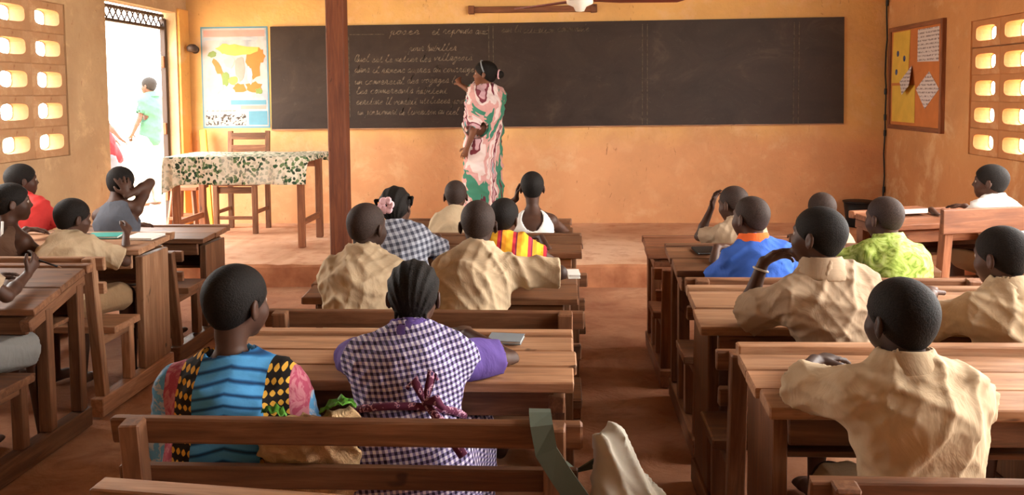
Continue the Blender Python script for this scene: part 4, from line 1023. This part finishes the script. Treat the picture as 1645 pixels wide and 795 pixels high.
person('child with only the cropped head showing behind the chin-resting boy', (1.355, 4.76, .838), (1.36, 4.64, .36 + S_), yaw=.1, head=(.2, 0, 0), b=.88, h=.009, seed=7, top='khaki_dull', hair_style='bare', hair_mat='hair_cropped', arms={'L': dict(hand=(1.26, 4.96, .67), hint=(-.3, -.3, -.7)), 'R': dict(hand=(1.42, 4.96, .67), hint=(.3, -.3, -.7))})
person('boy in white shirt behind the high-back desk by the right wall', (2.33, 5.02, .957), (2.36, 4.86, .46 + S_), yaw=.30, head=(.60, .05, 0), h=.008, b=.93, seed=8, top='white_cloth', arms={'L': dict(hand=(2.08, 5.16, .79), hint=(-.4, -.3, -.5), d=(-.3, 1, -.1)), 'R': dict(hand=(2.30, 5.24, .80), hint=(.4, -.3, -.5))})
# --- middle column
person('girl in blue wax-print top with black and yellow dotted panels', (-.831, 2.245, .928), (-.83, 2.19, .40 + S_), yaw=-.03, head=(-.40, .0, 0), h=.006, seed=9, top='wax_print', collar=False, inf=.022, sl_r=.060, sleeve=.80, hair_style='short', amp=.005, neck_r=.060, b=1.04, sh=.128, skirt=True, bottom=None, hs=.92, drop=.034,
       arms={'L': dict(hand=(-.88, 2.37, .575), hint=(-.6, -.5, -.4)), 'R': dict(hand=(-.79, 2.37, .575), hint=(.6, -.5, -.4))}, knees=[(-.89, 2.46, .47), (-.76, 2.46, .47)])
p2 = person('girl in violet gingham pinafore leaning over her desk', (-.406, 2.44, .905), (-.40, 2.20, .40 + S_), yaw=.0, head=(0, -.12, 0), h=.006, seed=10, top='gingham', collar=False, inf=.024, sl_r=.03, sleeve=.25, hair_style='cornrow', amp=.006, skirt=True, bottom=None, b=1.04, sh=.118, neck_r=.056,
       arms={'L': dict(hand=(-.47, 2.66, .74), hint=(-1, -.4, -.3), d=(.4, 1, 0)), 'R': dict(hand=(-.28, 2.66, .74), hint=(1, -.4, -.3), d=(-.4, 1, 0))})
for s_ in (-1, 1):       # violet sleeves under the pinafore
    S0, E0, W0 = p2['arms'][s_]; c0 = S0 + (E0 - S0) * .66
    g_ = Grid([p_rc(S0, .06, c0, .07)], .006, .01); g_.add(p_rc(S0, .052, S0 * .4 + c0 * .6, .055), .01); g_.add(p_rc(S0 * .4 + c0 * .6, .055, c0, .058), .01); g_.disp(foldfn(S0, p2['Rt'], p2['tu'], p2['Dn'], 77 + s_, .006)); ax_ = unit(E0 - S0)
    g_.fn(lambda x, y, z: (x - c0[0]) * ax_[0] + (y - c0[1]) * ax_[1] + (z - c0[2]) * ax_[2], g_.lo, g_.lo + g_.h * g_.n, 'clip'); g_.sub(p_rc(c0 - ax_ * .08, .036, c0 + ax_ * .05, .058))
    local(p2, g_.clear().avoid('girl in violet gingham pinafore leaning over her desk').mesh('sleeve', p2['origin']), 'violet', 'sleeve', 'garment')
g_ = Grid([p_rc(p2['N'], .10, p2['N'], .10)], .005, .01); nd_ = unit(p2['Hc'] - p2['N'])
g_.add(p_rc(p2['N'] - nd_ * .022, .094, p2['N'] + nd_ * .036, .062), .01); g_.sub(p_rc(p2['N'] - nd_ * .1, .090, p2['N'] + nd_ * .1, .040)); g_.fn(lambda x, y, z: np.maximum((p2['N'][0] - nd_[0] * .034 - x) * nd_[0] + (p2['N'][1] - nd_[1] * .034 - y) * nd_[1] + (p2['N'][2] - nd_[2] * .034 - z) * nd_[2], (x - p2['N'][0] - nd_[0] * .04) * nd_[0] + (y - p2['N'][1] - nd_[1] * .04) * nd_[1] + (z - p2['N'][2] - nd_[2] * .04) * nd_[2]), g_.lo, g_.lo + g_.h * g_.n, 'clip')
local(p2, g_.mesh('collar', p2['origin']), 'violet', 'collar', 'garment')
def waist_sash(p):
    a = p['P'] + p['tu'] * .16; pts = []
    for t in np.linspace(math.pi * 1.02, math.pi * 1.98, 15):
        pts.append(a + p['Rt'] * math.cos(t) * .150 + p['Dn'] * (math.sin(t) * .128 - .016))
    local(p, tube(rel(p, pts), .010, 8), 'sash', 'sash', 'garment')
    k = a - p['Dn'] * .142 + p['Rt'] * .065 + p['tu'] * .01
    for d0 in ((.05, -.02), (-.045, .03), (.03, .05)): local(p, tube(rel(p, [k, k + p['Rt'] * d0[0] * .6 + p['tu'] * (d0[1] + .02) - p['Dn'] * .02, k + p['Rt'] * d0[0] + p['tu'] * d0[1] - p['Dn'] * .012]), [.008, .014, .006], 8), 'sash', 'bow_loop', 'garment')
    local(p, tube(rel(p, [k, k + p['Rt'] * .05 - p['tu'] * .06 - p['Dn'] * .012, k + p['Rt'] * .10 - p['tu'] * .13 - p['Dn'] * .01]), [.008, .014, .012], 8), 'sash', 'sash_tail', 'garment')
_t = NT('sash', .9); _n = _t.noise(_t.coord(), 60, 2); _t.col(_t.ramp(_n, [(.42, s2l((96, 40, 66))), (.55, s2l((200, 150, 168))), (.62, s2l((70, 48, 90)))], 'CONSTANT')); _t.done('sash')
waist_sash(p2)
K1 = dict(h=.0072)
person('boy in crumpled beige shirt before the roof post, head turned right', (-.738, 3.38, .955), (-.74, 3.21, .40 + S_), yaw=-.05, head=(-.40, .0, 0), seed=12, amp=.011, inf=.024, sl_r=.052, hair_style='bare', hair_mat='hair_cropped', skin='skin_dark', sleeve=.9, arms={'L': dict(hand=(-.80, 3.57, .74), hint=(-.3, -.3, -.8)), 'R': dict(hand=(-.66, 3.57, .74), hint=(.3, -.3, -.8))}, **K1)
person('boy in smooth beige shirt stretching right arm along his desk', (-.316, 3.40, .962), (-.34, 3.21, .40 + S_), yaw=.02, head=(.05, -.03, 0), seed=13, amp=.010, inf=.024, sl_r=.052, hair_style='bare', hair_mat='hair_cropped', skin='skin_dark', sleeve=1.0, arms={'L': dict(hand=(-.42, 3.58, .74), hint=(-.3, -.3, -.8)), 'R': dict(hand=(-.06, 3.52, .74), hint=(.6, -.5, .15), d=(.5, .9, 0), spread=.12)}, **K1)
pc = person('girl in grey plaid shirt with a pale flower in braided hair', (-.80, 4.33, .912), (-.72, 4.19, .40 + S_), yaw=-.08, head=(-.1, -.05, -.1), seed=14, top='plaid', hair_style='braids', b=.95, skirt=False, bottom='shorts', bmat='slate_cloth', inf=.026, sl_r=.055, sleeve=.8, arms={'L': dict(hand=(-.80, 4.54, .74)), 'R': dict(hand=(-.63, 4.53, .74), hint=(.7, -.3, -.6))}, **K1)
fl = pc['Hc'] + pc['Rh'] @ V3(-.005, -.112, .02); q_ = random.Random(4)
for k in range(6):
    a = k * math.pi / 3; c0 = fl + pc['Rh'] @ V3(.024 * math.cos(a), -.006, .024 * math.sin(a)); me = lathe([(.004, -.004), (.017, -.002), (.020, .003), (.012, .008), (.003, .006)], 10)
    link('flower_petal', me, 'flower_pink', pc['hair'], tuple(c0 - pc['origin']), (R(80 + q_.uniform(-20, 20)), 0, q_.uniform(-.4, .4)))
person('small boy in beige shirt right below the teacher', (-.612, 5.2, .868), (-.60, 5.11, .38 + S_), yaw=.02, head=(.05, 0, 0), b=.90, hs=.86, h=.008, seed=15, inf=.03, hair_style='bare', hair_mat='hair_cropped')
person('child in red and yellow striped cloth half hidden behind beige boy', (-.275, 4.31, .862), (-.22, 4.19, .40 + S_), yaw=.0, head=(-.3, 0, .1), b=.9, h=.0075, seed=16, top='stripes_hot', collar=False, skirt=True, bottom=None, inf=.024, sleeve=.6, arms={'R': dict(hand=(-.10, 4.50, .74), hint=(.6, -.3, -.6))})
person('child in white sleeveless top with hand at left ear', (-.166, 5.2, .915), (-.15, 5.11, .38 + S_), yaw=.0, head=(.05, .03, 0), b=.95, hs=.86, h=.007, seed=17, top='white_cloth', collar=False, tank=True, inf=.012, amp=.004, back_cut=(.05, .062, .085), drop=.03, neck_r=.05, bottom='shorts', bmat='slate_cloth', hair_style='short', arms={'L': dict(hand=(-.262, 5.25, .845), hint=(-1, .1, -1), d=(.15, -.05, 1), n=(1, -.1, 0), curl=(.3, .5, .4)), 'R': dict(hand=(-.06, 5.40, .71), hint=(.7, -.3, -.6))})
# --- left column
person('boy in beige shirt writing beside the wide end plank of left desk', (-2.375, 4.25, .872), (-2.34, 4.12, .40 + S_), yaw=-.12, head=(-.45, -.10, 0), b=.93, h=.0062, seed=18, inf=.026, sl_r=.056, sleeve=.9, arms={'R': dict(hand=(-2.19, 4.40, .765), hint=(.6, -.6, -.8), d=(-.1, .6, .5), n=(-.9, .3, -.2), curl=(.6, .6, .4)), 'L': dict(hand=(-2.45, 4.39, .765), hint=(-.5, -.3, -.6), d=(.9, .25, 0))}, knees=[(-2.42, 4.40, .455), (-2.22, 4.44, .455)])
person('child with hand spread on head by the bright doorway', (-2.53, 5.05, .962), (-2.47, 4.93, .40 + S_), yaw=-.05, head=(-.15, -.20, 0), h=.0062, seed=19, top='slate_cloth', tank=True, collar=False, inf=.012, amp=.004, skin='skin', bottom='shorts', bmat='grey_cloth', hair_style='short', arms={'R': dict(hand=(-2.462, 4.975, .90), hint=(.7, .5, -1), d=(-.25, .02, 1), n=(-.6, .75, 0), spread=.17, curl=(.15, .25, .2)), 'L': dict(hand=(-2.56, 5.27, .69), hint=(-.6, -.3, -.6))})
pl = person('child in dark halter top with white straps at left edge', (-2.660, 4.22, .952), (-2.74, 4.12, .40 + S_), yaw=-.15, head=(-.70, .05, 0), h=.0068, seed=20, top='brown_cloth', tank=True, collar=False, inf=.012, amp=.004, back_cut=(.05, .05, .06), skirt=False, bottom='shorts', bmat='slate_cloth')
N_ = pl['N']
for s_ in (-1, 1): local(pl, tube(rel(pl, [N_ + pl['Rt'] * s_ * .015 - pl['Dn'] * .052 + pl['tu'] * .012, N_ + pl['Rt'] * s_ * .05 - pl['Dn'] * .075 - pl['tu'] * .05, N_ + pl['Rt'] * s_ * .07 - pl['Dn'] * .098 - pl['tu'] * .15]), .006, 6), 'white_cloth', 'strap', 'garment')
person('child in red collar behind the halter-top child at left edge', (-3.10, 5.02, .985), (-3.06, 4.93, .40 + S_), yaw=-.1, head=(-.6, .05, 0), h=.009, seed=21, top='red_cloth', hair_style='short', inf=.025)
person('pupil in grey shorts reaching a hand over the sloping left desk', (-2.40, 3.36, .96), (-2.33, 3.22, .385 + S_), yaw=-.1, head=(-.3, 0, 0), h=.006, seed=22, top='khaki_dull', bmat='grey_cloth', arms={'R': dict(hand=(-2.22, 3.60, .725), hint=(.5, -.5, -.8), d=(.15, .5, .55), n=(-.9, .2, .1), curl=(.5, .6, .4)), 'L': dict(hand=(-2.36, 3.58, .715), hint=(-.8, 0, -.3), d=(.3, 1, .1))}, knees=[(-2.37, 3.52, .44), (-2.16, 3.54, .44)])
# --- the teacher and the people outside
te = person('woman in long pink and green patterned robe writing on the blackboard', (-.70, 8.35, 1.640), (-.72, 8.36, .98), yaw=.95, head=(.45, .10, 0), b=1.22, hs=1.06, h=.010, seed=23, top='robe_print', dress_len=.72, seat=False, collar=False, inf=.035, sl_r=.085, sleeve=1.0, floor=.17, bottom=None, skin='skin_warm', hair_style='woman', amp=.012, group='adults',
       arms={'R': dict(hand=(-1.03, 8.76, 1.575), hint=(-.1, .2, -1), d=(-.3, .55, .6), n=(.3, .6, -.3), curl=(.6, .7, .4)), 'L': dict(hand=(-.87, 8.14, .86), hint=(.6, -.3, -.4), d=(-.4, .2, -1), n=(.2, 1, 0))}, neck_r=.056)
hb = te['Hc'] + te['Rh'] @ V3(0, -.02, .03)
local(te, tube(rel(te, [te['Hc'] + te['Rh'] @ V3(.094 * math.cos(a), -.01 + .05 * math.sin(a), .03 + .095 * math.sin(a)) for a in np.linspace(-.1, math.pi + .1, 22)]), .007, 8), 'slate_grey', 'headband', 'hair')
local(te, tube(rel(te, [te['Hc'] + te['Rh'] @ V3(.034 * math.cos(a), -.136, .014 + .038 * math.sin(a)) for a in np.linspace(0, 2 * math.pi, 16)]), .008, 6), 'flower_pink', 'hair_tie', 'hair')
person('bystander in pale green shirt standing in sunlight outside the door', (-5.35, 11.5, 1.60), (-5.35, 11.5, .92), yaw=1.2, head=(.2, 0, 0), b=1.15, hs=1.05, h=.014, seed=24, top='teal_cloth', seat=False, floor=.03, bottom='trousers', bmat='grey_cloth', inf=.03, group='adults', arms={'L': dict(hand=(-5.5, 11.3, .95)), 'R': dict(hand=(-5.4, 11.75, .95))})
person('bystander in red shirt half hidden by the door edge outside', (-4.99, 9.5, 1.44), (-4.86, 9.5, .80), yaw=-1.3, head=(0, -.3, 0), b=1.05, hs=1.0, h=.014, seed=25, top='deep_red', seat=False, floor=.03, bottom='trousers', bmat='slate_cloth', inf=.03, group='adults', arms={'R': dict(hand=(-4.66, 9.36, 1.0), hint=(1, -.1, .6)), 'L': dict(hand=(-4.95, 9.75, 1.0))})
#SMALL
# ------------------------------------------------------------------ small things
def soft(name, prims, h, mat, parent=None, origin=(0, 0, 0), seed=3, amp=.006, flat=None, cuts=(), upright=False):
    g = Grid([p for p, k in prims], h, .01)
    for p, k in prims: g.add(p, k)
    g.disp(foldfn(np.array(prims[0][0][1]), V3(.25, 0, .35) if upright else V3(1, 0, 0), V3(1, .8, .1) if upright else V3(0, 0, 1), V3(0, 1, 0), seed, amp, 2.2))
    for p in cuts: g.sub(p)
    if flat is not None: g.fn(lambda x, y, z: (flat - z) + 0 * x * y, g.lo, g.lo + g.h * g.n, 'clip')
    return link(name, g.clear().avoid(None).mesh(name, origin), mat, parent, (0, 0, 0) if parent else origin)
# school bag slung from the end of the slatted bench
o_ = (.14, 1.99, .30); bg_ = empty('school_bag', o_); tag(bg_, 'grey canvas school bag slung from the slatted bench end', 'bag')
soft('bag_body', [(p_ec((.165, 1.97, .35), (.098, .062), (.150, 1.98, .50), (.082, .055), (1, 0, 0)), .02), (p_ec((.148, 1.98, .50), (.078, .052), (.105, 2.0, .675), (.036, .03), (1, 0, 0)), .03)], .006, 'bag_grey', bg_, o_, 5, .012, upright=True)
soft('front_pocket', [(p_ec((.172, 1.915, .40), (.06, .02), (.155, 1.93, .50), (.05, .018), (1, 0, 0)), .02)], .006, 'bag_grey', bg_, o_, 6, .004)
def band(name, pts, w, th, mat, parent, org, side=(1, 0, 0)):
    pts = [Vector(p) - Vector(org) for p in pts]; V, F = [], []; sd = Vector(side)
    for i, p in enumerate(pts):
        d = (pts[min(i + 1, len(pts) - 1)] - pts[max(i - 1, 0)]).normalized(); s = (sd - d * sd.dot(d)).normalized(); n = d.cross(s)
        V += [p + s * w / 2 + n * th / 2, p - s * w / 2 + n * th / 2, p - s * w / 2 - n * th / 2, p + s * w / 2 - n * th / 2]
        if i:
            a = 4 * (i - 1)
            for k in range(4): F.append((a + k, a + (k + 1) % 4, a + 4 + (k + 1) % 4, a + 4 + k))
    F += [(3, 2, 1, 0), tuple(len(V) - 4 + k for k in range(4))]
    return link(name, pymesh(name, V, F, False), mat, parent)
band('strap', [(-.052, 2.068, .66), (-.052, 2.062, .725), (-.05, 2.005, .736), (-.045, 1.940, .730), (-.035, 1.922, .68), (.0, 1.918, .625), (.04, 1.912, .57), (.085, 1.915, .515), (.11, 1.922, .48)], .05, .005, 'strap_green', bg_, o_)
band('strap', [(-.050, 2.072, .64), (-.02, 2.075, .60), (.03, 2.055, .58), (.09, 2.045, .61), (.105, 2.03, .63)], .035, .005, 'strap_green', bg_, o_)
box('buckle', (.155 - .14, 1.905 - 1.99, .455 - .30), (.05, .012, .035), 'slate_grey', bg_)
# brown paper bag with greens between the two girls
o_ = (-.61, 2.11, .402); pb = soft('paper_bag', [(p_ec((-.60, 2.075, .43), (.105, .042), (-.60, 2.075, .60), (.118, .045), (1, 0, 0)), .02), (p_rc((-.685, 2.075, .645), .042, (-.525, 2.075, .665), .044), .03)], .006, 'paper_bag', None, o_, 8, .012, .4035)
tag(pb, 'crumpled brown paper bag on the bench between the two girls', 'bag')
def leaf(name, label, c, L, W, rz, up):
    V, F = [], []; n = 9
    for i in range(n + 1):
        t = i / n; w = W * math.sin(math.pi * min(1, t * .9 + .08)) ** .8
        for j in (-1, -.5, 0, .5, 1): V.append((t * L, j * w, up * math.sin(t * 2.4) * L * .5 + .25 * w * abs(j) + .006 * math.sin(t * 20 + j * 3)))
    for i in range(n):
        for j in range(4): a = i * 5 + j; F.append((a, a + 1, a + 6, a + 5))
    o = link(name, pymesh(name, V, F, True), 'leaf_green', None, c, (0, 0, rz)); m = o.modifiers.new('thickness', 'SOLIDIFY'); m.thickness = .002; tag(o, label, 'leaf'); return o
leaf('leafy_green', 'bright green leaf poking out of the brown paper bag', (-.575, 2.075, .708), .085, .028, R(5), .5)
leaf('leafy_green', 'short dull leaf at left end of the brown paper bag', (-.66, 2.075, .698), .06, .022, R(170), .35)
# books and papers
def book(label, c, size, mat, rz, name='exercise_book', page='paper', cat='book', tilt=0):
    b_ = empty(name, c, rz); b_.rotation_euler = (tilt, 0, rz); tag(b_, label, cat)
    w, d, t = size
    box('cover', (0, 0, t - .001), (w, d, .002), mat, b_, wob=False, chamfer=.0004); box('cover', (0, 0, .001), (w, d, .002), mat, b_, wob=False, chamfer=.0004); box('pages', (.002, 0, t / 2), (w - .008, d - .008, t - .0042), page, b_, wob=False, chamfer=.0004)
    return b_
def ztop(yl, zr, drop, depth): return zr - (-yl - .05) * drop / depth + .0135
book('grey exercise book on the desk beside the gingham girl', (-.17, 2.70, ztop(-.10, .70, .03, .42) + .002), (.105, .075, .010), 'slate_grey', R(-8), tilt=R(4))
book('teal printed book lying on the left desk before the door', (-2.39, 4.575, ztop(-.125, .72, .02, .42) + .001), (.17, .11, .012), 'teal_print', R(6), tilt=R(2.7))
book('white exercise book at right end of the left desk', (-2.17, 4.56, ztop(-.14, .72, .02, .42) + .001), (.16, .14, .010), 'paper', R(-6), tilt=R(2.7))
book('dark slate on the desk before the blue-shirted boy', (.70, 4.20, ztop(-.13, .72, .05, .42)), (.17, .10, .008), 'black', R(10), tilt=R(6.8), name='writing_slate', cat='slate')
book('brown folded cloth case on the angled desk by the right wall', (1.93, 5.12, .778), (.20, .10, .03), 'wood_red', R(16), name='pencil_case', cat='case')
book('white folded paper at right end of the beige boys\' desk', (.05, 3.69, ztop(-.11, .70, .03, .42)), (.05, .09, .016), 'paper', R(4), name='folded_paper', cat='paper', tilt=R(4))
def satchel(label, c, size):
    b_ = empty('satchel', c); tag(b_, label, 'bag'); w, d, t = size
    g = Grid([p_el((0, 0, t / 2), (w / 2, d / 2, t / 2))], .006, .01, .03)
    g.fn(lambda x, y, z: ((np.abs(x) / (w / 2)) ** 4 + (np.abs(y) / (d / 2)) ** 4 + (np.abs(z - t / 2) / (t / 2)) ** 4) ** .25 * .05 - .05, g.lo, g.lo + g.h * g.n, 'add', .001)
    link('bag_body', g.mesh('satchel', (0, 0, 0)), 'black', b_)
    box('label', (-w * .2, -d / 2 - .001, t * .55), (.05, .003, .02), 'paper', b_, wob=False, chamfer=.0005)
    band('handle', [(-.03, 0, t - .002), (-.025, 0, t + .012), (.025, 0, t + .012), (.03, 0, t - .002)], .014, .004, 'black', b_, (0, 0, 0), (0, 1, 0))
satchel('black satchel with white label on the shelf of the rough desk', (.72, 2.43, .522), (.20, .14, .085))
satchel('plain black satchel on the shelf right of the leaning boy', (1.13, 2.43, .522), (.20, .14, .085))
pn = empty('pencil', (-2.205, 3.665, .775)); tag(pn, 'dark pencil held in the hand over the sloping desk', 'pencil')
link('shaft', tube([(0, 0, 0), (.075, .01, -.028)], .004, 6), 'black', pn); link('tip', tube([(.075, .01, -.028), (.090, .012, -.0335)], [.004, .0008], 6), 'wood_pale', pn)
